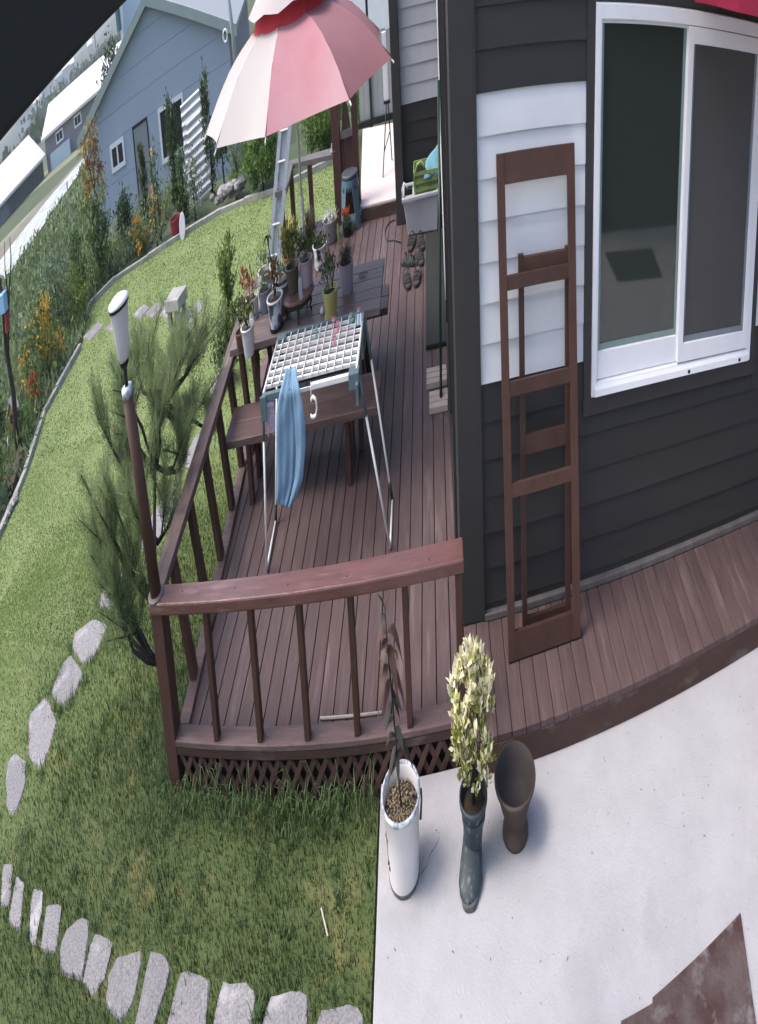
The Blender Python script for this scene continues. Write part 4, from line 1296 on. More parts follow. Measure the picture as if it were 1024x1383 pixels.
# --- urn
un = thing('clay_urn', (0.54, 3.535, -0.14), 'empty dark brown footed urn standing beside the boot', 'urn')
MB().lathe((0.54, 3.535, -0.14), [(0.108, 0.0), (0.113, 0.006), (0.110, 0.02), (0.098, 0.045), (0.093, 0.07), (0.100, 0.085), (0.125, 0.125), (0.145, 0.165), (0.160, 0.195), (0.174, 0.203), (0.178, 0.211), (0.175, 0.218), (0.166, 0.220)], 40, 1, 1, True, False).build('body', M['clay'], un, smooth=True)
MB().lathe((0.54, 3.535, -0.14), [(0.166, 0.2198), (0.160, 0.212), (0.148, 0.18), (0.125, 0.13), (0.09, 0.09), (0.0, 0.085)], 40, 1, 1, False, False).build('inside', M['clay_in'], un, smooth=True)

# --- rusty plate, stick
sp = MB().prism([(2.219, 2.61), (1.395, 2.555), (1.385, 2.535), (1.14, 2.545), (1.10, 2.3), (1.16, 2.0), (2.02, 2.02)], -0.139, -0.125)
tag(sp.build('steel_plate', M['rust'], bevel=0.002), 'rusty dark metal plate lying flat on the concrete', 'metal plate')
tag(MB().tube([(-1.268, 4.158, 0.008), (-0.95, 4.15, 0.009), (-0.651, 4.146, 0.008)], 0.007, 6).build('stick', M['palewood']), 'thin pale stick lying on the deck behind the front railing', 'stick')

out = []
for i in range(130):
    x, y = rng.uniform(-0.55, 3.2), rng.uniform(2.4, 3.8)
    r_ = rng.uniform(0.0015, 0.0045)
    a = rng.uniform(0, 6.28)
    e = rng.uniform(1, 2.6)
    p = [(x + r_ * (e * math.cos(a) * c - math.sin(a) * d), y + r_ * (e * math.sin(a) * c + math.cos(a) * d), -0.1385 + zz) for c, d, zz in ((-1, -.6, 0), (1, -.4, 0), (.8, .7, 0.001), (-.7, .6, 0.001))]
    out += p
tag(np_mesh('grit', np.array(out), 4, mat('grit', (0.16, 0.14, 0.12), 0.9, island=0.6)), kind='stuff')
def crack(name, x, y, a, n):
    pts = [(x, y, -0.1392)]
    for i in range(n):
        a += rng.normal() * 0.35
        x, y = x + math.cos(a) * 0.035, y + math.sin(a) * 0.035
        pts.append((x, y, -0.1392))
    return tag(MB().tube(pts, [0.0009 + 0.0009 * abs(math.sin(i * 1.7)) for i in range(n + 1)], 4).build(name, M['rust']), kind='structure')
crack('concrete_crack', -0.12, 3.62, 4.3, 7)

# --- table pots
p = pot('flower_pot', 'white ribbed pot at the near left corner of the picnic table', 'flower pot', (-2.63, 6.36, T), 0.085, 0.062, 0.17, M['whitepot'], lip=M['whitepot'])
add_stems(p, (-2.63, 6.36, T + 0.14), [(-2.70, 6.36, 0.90), (-2.60, 6.40, 0.93), (-2.64, 6.30, 0.88)], 0.006)
add_leaves(p, 'foliage', 130, (-2.65, 6.37, 0.89), (0.085, 0.08, 0.065), 0.045, M['lf_lime'], 8, 0.4)
add_leaves(p, 'dry_foliage', 60, (-2.68, 6.37, 0.90), (0.09, 0.09, 0.06), 0.04, M['lf_brown'], 6, 0.4)
p = pot('flower_pot', 'small brown pot hidden behind the white ribbed pot', 'flower pot', (-2.80, 6.48, T), 0.065, 0.05, 0.11, M['brownpot'])
add_leaves(p, 'foliage', 140, (-2.80, 6.50, 0.85), (0.08, 0.08, 0.08), 0.05, M['lf_dark'], 6, 0.4)
p = pot('flower_pot', 'blue and white patterned pot with a tall leafless topped plant', 'flower pot', (-2.30, 6.65, T), 0.105, 0.082, 0.19, M['floralpot'], lip=M['whitepot'])
MB().lathe((-2.30, 6.65, T), [(0.086, 0.0005), (0.098, 0.004), (0.10, 0.022), (0.094, 0.022)], 28, 1, 1, False, False).build('saucer', M['black'], p)
add_stems(p, (-2.30, 6.65, T + 0.15), [(-2.36, 6.66, 1.12), (-2.28, 6.68, 0.95), (-2.26, 6.62, 0.93)], 0.010)
b_tall = [((-2.36, 6.66, 1.12), (math.cos(a), math.sin(a), e), 0.09, 0.032, 0.8) for a, e in ((0, .8), (1.1, .5), (2.2, .8), (3.2, .4), (4.2, .7), (5.3, .5), (0.6, .2), (2.8, .2))]
leafset(b_tall, M['lf_dark'], p)
add_leaves(p, 'foliage', 110, (-2.30, 6.66, 0.92), (0.06, 0.06, 0.09), 0.05, M['lf_orange'], 7, 0.4)
p = pot('flower_pot', 'blue grey pot with a thick white ring rim left of the low round table', 'flower pot', (-2.26, 6.90, T), 0.115, 0.085, 0.19, M['bluegrey'], lip=M['whitepot'])
MB().ring((-2.26, 6.90, T + 0.195), 0.108, 0.014, 28).build('ring_rim', M['whitepot'], p, smooth=True)
add_leaves(p, 'foliage', 40, (-2.26, 6.90, T + 0.20), (0.07, 0.07, 0.03), 0.05, M['lf_grey'], 5, 0.4)
p = pot('flower_pot', 'plain grey blue pot behind the patterned pot on the table', 'flower pot', (-2.58, 7.02, T), 0.085, 0.07, 0.14, M['bluegrey'])
add_leaves(p, 'foliage', 70, (-2.58, 7.02, 0.83), (0.08, 0.08, 0.04), 0.045, M['lf_grey'], 7, 0.4)
p = pot('flower_pot', 'pale pot of reddish brown leaves at the far left of the table', 'flower pot', (-2.78, 6.98, T), 0.09, 0.075, 0.13, M['whitepot'])
add_leaves(p, 'foliage', 110, (-2.84, 6.98, 0.86), (0.11, 0.10, 0.06), 0.055, M['lf_rust'], 7, 0.4)
add_leaves(p, 'white_flowers', 40, (-2.72, 6.95, 0.82), (0.10, 0.08, 0.05), 0.035, M['fl_white'], 6, 0.4, aspect=0.8)
p = pot('flower_pot', 'large pale stone pot at the back left corner of the table', 'flower pot', (-2.62, 7.20, T), 0.105, 0.08, 0.20, M['whitepot'])
add_leaves(p, 'foliage', 70, (-2.64, 7.20, 0.88), (0.09, 0.08, 0.04), 0.045, M['lf_grey'], 7, 0.4)
p = pot('flower_pot', 'yellow green tapered pot on the front edge of the table', 'flower pot', (-1.47, 6.55, T), 0.095, 0.068, 0.175, M['yellowpot'])
MB().lathe((-1.47, 6.55, T), [(0.071, 0.0005), (0.088, 0.004), (0.09, 0.022), (0.08, 0.022)], 28, 1, 1, False, False).build('saucer', M['yellowpot'], p)
add_stems(p, (-1.44, 6.57, T + 0.14), [(-1.50, 6.57, 0.95), (-1.42, 6.60, 0.97), (-1.38, 6.54, 0.93)], 0.006)
add_leaves(p, 'foliage', 130, (-1.48, 6.58, 0.89), (0.10, 0.08, 0.06), 0.045, M['lf_green'], 9, 0.4)
add_leaves(p, 'pale_leaves', 45, (-1.50, 6.56, 0.90), (0.10, 0.09, 0.05), 0.04, M['lf_grey'], 6, 0.4)
p = pot('flower_pot', 'lavender square shouldered pot of wiry dry grass on the table', 'flower pot', (-1.30, 6.93, T), 0.095, 0.075, 0.18, M['lav'])
blades(p, 'dry_or_lit_grass', 150, (-1.30, 6.93, T + 0.15), 0.06, 0.17, 0.005, M['lf_brown'], 1.5)
blades(p, 'green_grass', 60, (-1.30, 6.93, T + 0.15), 0.06, 0.14, 0.005, M['lf_green'], 1.2)
lfb = MB()
bigleaf(lfb, (-1.16, 7.10, T + 0.008), (1, 0.05, 0.12), 0.15, 0.05, 0.1)
o = lfb.build('dry_leaf', M['lf_copper'])
sd_ = o.modifiers.new('thick', 'SOLIDIFY')
sd_.thickness = 0.002
tag(o, 'curled brown dry leaf lying on the picnic table planks', 'leaf')
# low round table on the picnic table
rt_c = (-1.99, 6.76, T)
rt = thing('low_round_table', rt_c, 'small round dark wood stand carrying two pots on the picnic table', 'plant stand')
MB().lathe(rt_c, [(0.235, 0.105), (0.245, 0.112), (0.245, 0.122), (0.238, 0.128), (0.0, 0.128)], 40, 1, 0.88, True, False).build('top', mat('stand_wood', (0.20, 0.135, 0.12), 0.35, (0.13, 0.075, 0.065), 5), rt, smooth=False, bevel=0.0)
MB().lathe(rt_c, [(0.20, 0.075), (0.205, 0.08), (0.205, 0.104)], 40, 1, 0.88, True, False).build('apron', M['stem'], rt)
for a in (100, 190, 280, 10):
    q = Vector((rt_c[0] + 0.17 * math.cos(R(a)), rt_c[1] + 0.15 * math.sin(R(a)), T))
    d = Vector((math.cos(R(a)), math.sin(R(a)), 0))
    MB().tube([q + Vector((0, 0, 0.075)), q + d * 0.02 + Vector((0, 0, 0.05)), q - d * 0.005 + Vector((0, 0, 0.02)), q + d * 0.02 + Vector((0, 0, 0.0))], [0.02, 0.016, 0.010, 0.014], 8).build('leg', M['stem'], rt, smooth=True)
p = pot('flower_pot', 'olive brown pot of upright stalks on the low round stand', 'flower pot', (-2.05, 6.75, T + 0.1285), 0.085, 0.066, 0.155, M['olivepot'], lip=M['olivepot'])
add_stems(p, (-2.05, 6.75, T + 0.25), [(-2.08 + rng.normal() * .06, 6.75 + rng.normal() * .05, rng.uniform(1.0, 1.13)) for _ in range(7)], 0.006, M['lf_yel'])
add_leaves(p, 'foliage', 170, (-2.06, 6.76, 1.04), (0.12, 0.09, 0.085), 0.05, M['lf_green'], 12, 0.35, 1.0)
add_leaves(p, 'yellow_leaves', 60, (-2.05, 6.76, 1.06), (0.11, 0.09, 0.085), 0.05, M['lf_yel'], 8, 0.35, 1.0)
p = pot('flower_pot', 'pinkish grey pot beside the parasol pole on the low round stand', 'flower pot', (-1.85, 6.80, T + 0.1285), 0.085, 0.072, 0.155, M['pinkpot'], lip=M['pinkpot'])
add_leaves(p, 'foliage', 120, (-1.90, 6.81, 1.00), (0.10, 0.08, 0.06), 0.05, M['lf_green'], 9, 0.4, 0.8)
sn = MB().lathe((-1.62, 6.66, T), [(0.0, 0.0), (0.022, 0.002), (0.026, 0.015), (0.018, 0.032), (0.0, 0.038)], 14, 1.2, 1, False, False)
tag(sn.build('shell_ornament', M['whitepot'], smooth=True), 'small pale shell beside the yellow green pot on the table', 'ornament')

# --- pots on the far deck
p = pot('flower_pot', 'mossy stone pot on the deck before the rear railing', 'flower pot', (-2.29, 10.60, 0.0), 0.15, 0.12, 0.17, M['rock'])
add_leaves(p, 'foliage', 90, (-2.29, 10.6, 0.2), (0.13, 0.12, 0.04), 0.05, M['fl_white'], 8, 0.4)
p = pot('flower_pot', 'dark pot of orange flowers between the stool and the stone pot', 'flower pot', (-1.93, 10.62, 0.0), 0.10, 0.08, 0.09, M['black'])
add_leaves(p, 'foliage', 120, (-1.93, 10.62, 0.11), (0.10, 0.09, 0.03), 0.05, M['lf_dark'], 8, 0.4)
add_leaves(p, 'orange_flowers', 90, (-1.97, 10.66, 0.15), (0.07, 0.05, 0.025), 0.045, M['fl_coral'], 5, 0.4, aspect=0.9)
tag(MB().bar((-2.09, 10.42, 0.0), (-2.10, 10.46, 0.15), 0.035, 0.02, up=(0, 1, 0)).build('plant_marker', M['lf_lime']), 'pale green plant marker beside the orange flower pot', 'plant marker')
p = pot('flower_pot', 'white and black speckled pot on the deck behind the picnic table', 'flower pot', (-2.40, 9.95, 0.0), 0.15, 0.12, 0.17, mat('speckle', (0.75, 0.75, 0.76), 0.5, (0.02, 0.02, 0.022), 9, width=0.06))
add_leaves(p, 'foliage', 160, (-2.40, 9.98, 0.19), (0.12, 0.12, 0.03), 0.05, M['lf_dark'], 8, 0.4)
p = pot('flower_pot', 'dark pot of dried stalks left of the stone pot on the deck', 'flower pot', (-2.72, 10.35, 0.0), 0.13, 0.10, 0.16, M['olivepot'])
blades(p, 'dry_or_lit_grass', 160, (-2.72, 10.35, 0.14), 0.08, 0.34, 0.010, M['lf_brown'], 0.9)
p = pot('flower_pot', 'clay pot of green straps at the foot of the ladder', 'flower pot', (-3.05, 9.9, 0.0), 0.13, 0.10, 0.18, M['terrac'])
blades(p, 'straps', 120, (-3.05, 9.9, 0.16), 0.07, 0.42, 0.022, M['lf_yel'], 0.7)
ob = MB()
for k in range(5):
    ob.tube([(-2.26 + 0.03 * k, 11.02 + .03 * math.sin(k * 2), 0.575), (-2.24 + 0.03 * k, 11.05, 0.64 + 0.03 * math.sin(k * 3))], 0.028, 8)
tag(ob.build('rag_bundle', mat('rag', (0.62, 0.60, 0.58), 0.9, (0.20, 0.11, 0.09), 14, width=.08)), 'pale rag bundle lying on the end of the rear railing', 'rag')

# --- stool
sc_ = (-1.86, 10.88)
stl = thing('plastic_stool', (sc_[0], sc_[1], 0.0), 'blue grey plastic stool with a round top on the deck', 'stool')
MB().lathe((sc_[0], sc_[1], 0), [(0.165, 0.385), (0.178, 0.395), (0.178, 0.412), (0.168, 0.42), (0.03, 0.417), (0.022, 0.412), (0.0, 0.408)], 32, 1, 1, True, False).build('seat', M['stool_dark'], stl, smooth=False)
MB().lathe((sc_[0], sc_[1], 0), [(0.178, 0.385), (0.186, 0.34), (0.190, 0.30), (0.180, 0.30), (0.176, 0.34), (0.165, 0.384)], 32, 1, 1, False, False).build('skirt', M['stool'], stl, smooth=True)
for a in (45, 135, 225, 315):
    d = Vector((math.cos(R(a)), math.sin(R(a)), 0))
    c = Vector((sc_[0], sc_[1], 0))
    sdv = Vector((-d.y, d.x, 0))
    pt_, pb_ = c + d * 0.176 + Vector((0, 0, 0.345)), c + d * 0.262
    MB().hexa([pb_ - sdv * .05, pb_ + sdv * .05, pb_ + sdv * .05 - d * .014, pb_ - sdv * .05 - d * .014, pt_ - sdv * .085, pt_ + sdv * .085, pt_ + sdv * .085 - d * .016, pt_ - sdv * .085 - d * .016]).build('leg', M['stool'], stl, bevel=0.004)
MB().lathe((sc_[0], sc_[1], 0), [(0.232, 0.07), (0.226, 0.115), (0.216, 0.115), (0.222, 0.07)], 32, 1, 1, False, False).build('brace_ring', M['stool'], stl, smooth=True)

# --- ladder leaning behind the table
ld = thing('aluminium_ladder', (-3.45, 10.2, 0.0), 'aluminium ladder leaning upright beyond the picnic table under the parasol', 'ladder')
lb, lt = Vector((-3.62, 10.15, -0.2)), Vector((-3.02, 10.6, 1.30))
u_ = Vector((0.15, -0.02, 0))
for s_ in (-1, 1):
    MB().bar(lb + u_ * s_ * 0.75, lt + u_ * s_ * 0.75, 0.075, 0.03, up=(0, 1, 0)).build('stile', M['metal'], ld)
for k in range(7):
    c = lb.lerp(lt, (k + 0.5) / 7)
    MB().tube([c - u_ * 0.74, c + u_ * 0.74], 0.015, 8).build('rung', M['metal'], ld)
MB().bar(lb + Vector((0.02, 0.06, 0)), lt + Vector((0.02, 0.05, -0.05)), 0.17, 0.02, up=(0, 1, 0)).build('inner_stile', M['metal'], ld)

# --- storage bin, green laundry basket, cloth
bi = thing('storage_bin', (-0.28, 10.2, 0.0), 'translucent white plastic storage bin beside the dark column', 'storage bin')
b = MB()
b.hexa([(-0.575, 10.09, 0.004), (0.03, 10.04, 0.004), (0.03, 10.40, 0.004), (-0.575, 10.40, 0.004), (-0.655, 10.05, 0.265), (0.06, 10.0, 0.265), (0.06, 10.45, 0.265), (-0.655, 10.45, 0.265)])
b.build('tub', M['bin'], bi, bevel=0.012)
b = MB()
b.box(-0.672, 0.07, 9.99, 10.03, 0.267, 0.30)
b.box(-0.672, 0.07, 10.42, 10.46, 0.267, 0.30)
b.box(-0.672, -0.63, 10.031, 10.419, 0.267, 0.30)
b.box(0.03, 0.07, 10.031, 10.419, 0.267, 0.30)
b.build('rim', M['bin'], bi, bevel=0.008)
MB().tube([(-0.66, 10.05, 0.30), (-0.665, 10.06, 0.36), (-0.63, 10.08, 0.39), (-0.58, 10.1, 0.36), (-0.53, 10.12, 0.31)], 0.012, 8).build('handle', M['pvc'], bi, smooth=True)
tag(MB().box(-0.62, -0.46, 10.06, 10.16, 0.30, 0.345).build('dark_box', M['black'], bevel=0.005), 'small black box resting in the corner of the storage bin', 'box')
gb = thing('laundry_basket', (-0.2, 10.22, 0.27), 'green perforated laundry basket sitting on the white bin', 'basket')
nb = 15
b = MB()
for k in range(nb):
    xa = -0.395 + k * 0.031
    b.hexa([(xa, 10.075, 0.272), (xa + 0.016, 10.075, 0.272), (xa + 0.016, 10.083, 0.272), (xa, 10.083, 0.272), (xa - 0.01, 10.03, 0.44), (xa + 0.006, 10.03, 0.44), (xa + 0.006, 10.038, 0.44), (xa - 0.01, 10.038, 0.44)])
b.build('slats', M['basketgreen'], gb)
for za, zb, yo in ((0.302, 0.332, 0.005), (0.365, 0.40, 0.022), (0.43, 0.455, 0.042)):
    MB().box(-0.42 if zb > 0.4 else -0.405, 0.08, 10.066 - yo, 10.076 - yo, za, zb).build('band', M['basketgreen'], gb)
MB().box(-0.40, 0.07, 10.10, 10.395, 0.305, 0.42).build('dark_liner', M['black'], gb)  # black filler inside, stands for the shade behind the basket holes
MB().box(-0.425, -0.41, 10.03, 10.42, 0.30, 0.455).build('end_wall', M['basketgreen'], gb)
MB().box(-0.41, 0.08, 10.40, 10.42, 0.30, 0.455).build('rear_wall', M['basketgreen'], gb)
MB().tube([(-0.39, 10.03, 0.455), (-0.34, 10.02, 0.51), (-0.27, 10.02, 0.525), (-0.21, 10.025, 0.49), (-0.18, 10.03, 0.455)], 0.014, 8).build('handle', M['basketgreen'], gb, smooth=True)
b = MB()
for j in range(9):
    for i in range(9):
        s, t = i / 8, j / 8
        x = -0.22 + 0.30 * s + 0.05 * t
        b.v.append((x, 10.02 - 0.04 * math.sin(s * 7 + t * 3) * 0.6 + 0.10 * t, 0.40 + 0.22 * t * (0.45 + 0.55 * s)))
for j in range(8):
    for i in range(8):
        a = j * 9 + i
        b.f.append((a, a + 1, a + 10, a + 9))
o = b.build('folded_cloth', M['cloth_cyan'], smooth=True)
sd_ = o.modifiers.new('thick', 'SOLIDIFY')
sd_.thickness = 0.02
tag(o, 'light blue cloth draped over the green laundry basket', 'cloth')
# loose cable on the deck
tag(MB().tube([(-0.72, 9.95, 0.008)] + [(-0.86 + 0.17 * math.cos(R(a)) - 0.05, 10.35 + 0.28 * math.sin(R(a)), 0.008) for a in range(-80, -300, -20)], 0.006, 6).build('loose_cord', M['cable_b'], smooth=True), 'thin dark cord looped on the deck in front of the column', 'cord')

# --- sandals
def sandal(x, y, rz, label, strap=True):
    t = thing('sandal', (x, y, 0.0), label, 'sandal', 'dark sandals in a row by the door')
    t.rotation_euler = (0, 0, R(rz))
    L_, w = 0.36, 0.14
    out = []
    for a in range(20):
        th = 2 * math.pi * a / 20
        yy = math.sin(th) * L_ / 2
        ww = w / 2 * (1.0 + 0.14 * (yy / (L_ / 2))) * math.copysign(abs(math.cos(th)) ** 0.6, math.cos(th))
        out.append((x + ww, y + yy))
    b = MB().prism(out, 0.001, 0.022)
    b.build('sole', M['sandal'], t)
    b = MB().prism([(x + (q[0] - x) * 0.86, y + (q[1] - y) * 0.93) for q in out], 0.0225, 0.026)
    b.build('insole', M['insole'], t)
    for yy, hh, ww in ((-0.075, 0.045, 0.030), (-0.02, 0.055, 0.026), (0.085, 0.065, 0.022)):
        b = MB()
        n_ = 7
        for i in range(n_ + 1):
            th = math.pi * i / n_
            b.v += [(x + 0.073 * math.cos(th), y + yy - ww / 2, 0.018 + hh * math.sin(th)), (x + 0.073 * math.cos(th), y + yy + ww / 2, 0.018 + hh * math.sin(th))]
        for i in range(n_):
            b.f.append((2 * i, 2 * i + 1, 2 * i + 3, 2 * i + 2))
        o = b.build('strap', M['sandal'], t)
        sd_ = o.modifiers.new('thick', 'SOLIDIFY')
        sd_.thickness = 0.005
    return t


sandal(-0.56, 8.97, 10, 'left sandal of the nearest pair on the deck by the door')
sandal(-0.37, 8.98, -8, 'right sandal of the nearest pair on the deck by the door')
sandal(-0.53, 9.38, 70, 'left sandal of the jumbled middle pair by the door')
sandal(-0.33, 9.42, 14, 'right sandal of the jumbled middle pair by the door')
sandal(-0.50, 9.82, -10, 'left sandal of the far pair just before the white bin')
sandal(-0.31, 9.78, 12, 'right sandal of the far pair just before the white bin')
# door mat, pale wood blocks, green pole
tag(MB().box(-0.215, 0.112, 7.62, 9.95, 0.0005, 0.03).build('door_mat', M['mat_rubber'], bevel=0.006), 'long dark rubber mat on the deck along the side door', 'mat')
for (ya, yb, xa, lb) in ((7.02, 7.24, -0.205, 'three pale wood strips under the green pole, the farther block'), (6.68, 6.90, -0.165, 'three pale wood strips at the foot of the green pole, the nearer block')):
    t = thing('wood_block', (-0.03, (ya + yb) / 2, 0.0), lb, 'wood block', 'pale wood strips on the deck')
    wq = (yb - ya) / 3
    for k in range(3):
        MB().box(xa, 0.105 + rng.uniform(-.01, 0), ya + k * wq + 0.003, ya + (k + 1) * wq - 0.003, 0.0005, 0.035 + 0.002 * k).build('strip', M['palewood'], t, bevel=0.003)
gp = thing('green_pole', (0.01, 6.80, 0.035), 'dark green pole leaning against the house on the pale wood strips', 'pole')
MB().tube([(0.005, 6.80, 0.04), (0.098, 7.6, 1.45)], 0.019, 10).build('shaft', M['greenpole'], gp, smooth=True)
MB().tube([(0.004, 6.79, 0.037), (0.008, 6.83, 0.11)], 0.021, 10).build('ferrule', M['black'], gp, smooth=True)

# ------------------------------------------------------------------ stepping stones, curb, rocks
ST1 = [[[-4.8, 3.09], [-4.63, 3.11], [-4.46, 2.87], [-4.56, 2.83]], [[-4.53, 3.06], [-4.39, 3.06], [-4.2, 2.81], [-4.24, 2.77], [-4.39, 2.8]],
       [[-4.24, 3.05], [-4.1, 3.07], [-4.01, 2.96], [-3.93, 2.76], [-4.02, 2.76]], [[-3.98, 3.01], [-3.79, 3.06], [-3.66, 2.79], [-3.85, 2.76]],
       [[-3.63, 2.93], [-3.51, 3.05], [-3.4, 3.04], [-3.28, 2.75], [-3.5, 2.72], [-3.63, 2.83]], [[-3.31, 3.01], [-3.07, 3.01], [-3.05, 2.81], [-3.11, 2.71], [-3.26, 2.74]],
       [[-2.97, 2.95], [-2.75, 3.03], [-2.69, 2.78], [-2.76, 2.67], [-2.94, 2.7], [-3.02, 2.84]], [[-2.66, 3.04], [-2.5, 3.04], [-2.42, 2.98], [-2.45, 2.7], [-2.62, 2.66]],
       [[-2.32, 2.99], [-2.04, 3.0], [-1.98, 2.77], [-2.1, 2.62], [-2.32, 2.64]], [[-1.92, 3.01], [-1.65, 3.02], [-1.6, 2.95], [-1.63, 2.70], [-1.92, 2.68]],
       [[-1.48, 2.99], [-1.26, 3.02], [-1.17, 3.0], [-1.13, 2.74], [-1.54, 2.70]], [[-1.06, 2.95], [-0.77, 2.97], [-0.72, 2.92], [-0.74, 2.72], [-1.07, 2.70]]]
ST2 = [[[-5.45, 3.77], [-5.43, 3.9], [-5.14, 3.88], [-4.98, 3.66], [-4.95, 3.46], [-5.13, 3.47]], [[-5.46, 4.28], [-5.31, 4.48], [-4.92, 4.28], [-4.85, 3.95], [-4.9, 3.87], [-5.18, 3.96]],
       [[-5.26, 4.84], [-5.18, 4.92], [-4.8, 4.75], [-4.82, 4.53], [-4.99, 4.43], [-5.25, 4.53]], [[-5.29, 5.16], [-5.05, 5.33], [-4.7, 5.26], [-4.73, 4.91], [-4.91, 4.86], [-5.21, 5.0]],
       [[-5.08, 5.59], [-5.04, 5.85], [-4.69, 5.88], [-4.62, 5.67], [-4.77, 5.46], [-4.99, 5.46]], [[-4.7, 6.2], [-4.67, 6.59], [-4.48, 6.98], [-4.19, 6.64], [-4.35, 6.27], [-4.54, 6.1]],
       [[-4.45, 7.3], [-4.35, 7.7], [-4.05, 7.75], [-3.95, 7.4], [-4.15, 7.15]], [[-4.42, 8.5], [-4.3, 8.94], [-4.02, 8.64], [-4.10, 8.24]], [[-5.44, 9.81], [-5.29, 9.95], [-4.93, 9.55], [-5.08, 9.27]],
       [[-6.03, 10.19], [-5.9, 10.43], [-5.6, 10.16], [-5.66, 9.77]], [[-6.02, 10.51], [-5.76, 10.93], [-5.5, 10.67], [-5.65, 10.3]], [[-6.99, 11.01], [-6.82, 11.28], [-6.42, 11.05], [-6.59, 10.76]],
       [[-7.53, 11.2], [-7.28, 11.43], [-6.99, 11.26], [-7.14, 10.93]], [[-8.01, 11.33], [-7.79, 11.56], [-7.5, 11.36], [-7.59, 11.05]], [[-8.97, 11.28], [-8.72, 11.54], [-8.37, 11.33], [-8.61, 11.07]], [[-9.85, 11.3], [-9.52, 11.65], [-9.13, 11.42], [-9.38, 11.06]]]


def stone(poly, m, label, group, z=-0.190):
    P = np.array(poly, float)
    c = P.mean(0)
    P = c + (P - c) * 1.07
    out = []
    n = len(P)
    for i in range(n):                       # corner cutting for a rounded natural outline
        a, b_, d = P[i - 1], P[i], P[(i + 1) % n]
        out += [b_ * 0.75 + a * 0.25 + rng.normal(size=2) * 0.006, b_ * 0.95 + c * 0.05 + rng.normal(size=2) * 0.006, b_ * 0.75 + d * 0.25 + rng.normal(size=2) * 0.006]
    out = np.array(out)
    area = 0.5 * np.sum(out[:, 0] * np.roll(out[:, 1], -1) - np.roll(out[:, 0], -1) * out[:, 1])
    if area < 0:
        out = out[::-1]
    b = MB()
    k = len(out)
    zt = z + rng.uniform(-0.003, 0.004)
    ins = c + (out - c) * 0.93
    b.v = [(x, y, -0.235) for x, y in out] + [(x, y, zt - 0.012) for x, y in out] + [(x, y, zt + rng.normal() * 0.002) for x, y in ins] + [(c[0], c[1], zt + 0.003)]
    for r_ in range(2):
        for i in range(k):
            j = (i + 1) % k
            b.f.append((r_ * k + i, r_ * k + j, (r_ + 1) * k + j, (r_ + 1) * k + i))
    for i in range(k):
        b.f.append((2 * k + i, 2 * k + (i + 1) % k, 3 * k))
    return tag(b.build('stepping_stone', m, smooth=False), label, 'stepping stone', group)


ords = ['first', 'second', 'third', 'fourth', 'fifth', 'sixth', 'seventh', 'eighth', 'ninth', 'tenth', 'eleventh', 'twelfth', 'thirteenth', 'fourteenth', 'fifteenth', 'sixteenth']
for i, s_ in enumerate(ST1):
    stone(s_, M['stone'], '%s speckled grey stepping stone of the bottom lawn row, counted from the left' % ords[i], 'stepping stones along the bottom of the lawn')
for i, s_ in enumerate(ST2):
    stone(s_, M['stone'], '%s pale stepping stone of the path beside the deck, counted from the front' % ords[i], 'stepping stones leading back past the pine')
bk = thing('stone_block', (-6.25, 10.65, -0.2), 'low grey square stone block on feet beside the stepping stones', 'stone block')
MB().hexa([(-6.42, 10.40, -0.06), (-5.98, 10.30, -0.06), (-5.90, 10.66, -0.06), (-6.34, 10.76, -0.06), (-6.42, 10.40, 0.05), (-5.98, 10.30, 0.05), (-5.90, 10.66, 0.05), (-6.34, 10.76, 0.05)]).build('slab', M['curb'], bk, bevel=0.012)
for x, y in ((-6.33, 10.46), (-6.06, 10.39), (-6.0, 10.6), (-6.27, 10.68)):
    MB().box(x - 0.04, x + 0.04, y - 0.04, y + 0.04, -0.2, -0.061).build('foot', M['curb'], bk)

CURB = [(-8.35, 5.2), (-8.56, 6.5), (-8.91, 7.72), (-9.56, 9.14), (-9.65, 10.9)]
CURB2 = [(-10.3, 12.0), (-10.5, 12.53), (-9.93, 13.21), (-8.8, 13.53), (-7.59, 13.88), (-6.46, 14.2), (-5.66, 14.18), (-4.67, 14.08), (-3.0, 14.5), (-2.25, 14.55)]
for nm, line, lb in (('lawn_curb', CURB, 'pale stone curb between the lawn and the left flower bed'), ('lawn_curb', CURB2, 'pale stone curb along the far edge of the lawn')):
    t = thing(nm, (line[0][0], line[0][1], -0.2), lb, 'curb')
    for a, c in zip(line[:-1], line[1:]):
        a, c = Vector((a[0], a[1], 0)), Vector((c[0], c[1], 0))
        L_ = (c - a).length
        k = max(1, round(L_ / 0.62))
        for i in range(k):
            p = a.lerp(c, i / k) + (c - a).normalized() * 0.006
            q = a.lerp(c, (i + 1) / k) - (c - a).normalized() * 0.006
            h = 0.055 + rng.uniform(-0.008, 0.008)
            p.z = q.z = -0.2 + h / 2 - 0.03
            MB().bar(p, q, 0.10, h + 0.06).build('curb_stone', M['curb'], t)


def rock(c, r, label, group, name='rock', m=None):
    b = MB()
    n1, n2 = 7, 9
    for i in range(n1 + 1):
        ph = math.pi * i / n1
        for j in range(n2):
            th = 2 * math.pi * j / n2
            k = r * rng.uniform(0.78, 1.12)
            b.v.append((c[0] + k * 1.25 * math.sin(ph) * math.cos(th), c[1] + k * math.sin(ph) * math.sin(th), c[2] + k * 0.62 * math.cos(ph)))
    for i in range(n1):
        for j in range(n2):
            j2 = (j + 1) % n2
            b.f.append((i * n2 + j, (i + 1) * n2 + j, (i + 1) * n2 + j2, i * n2 + j2))
    return tag(b.build(name, m or M['rock']), label, 'rock', group)


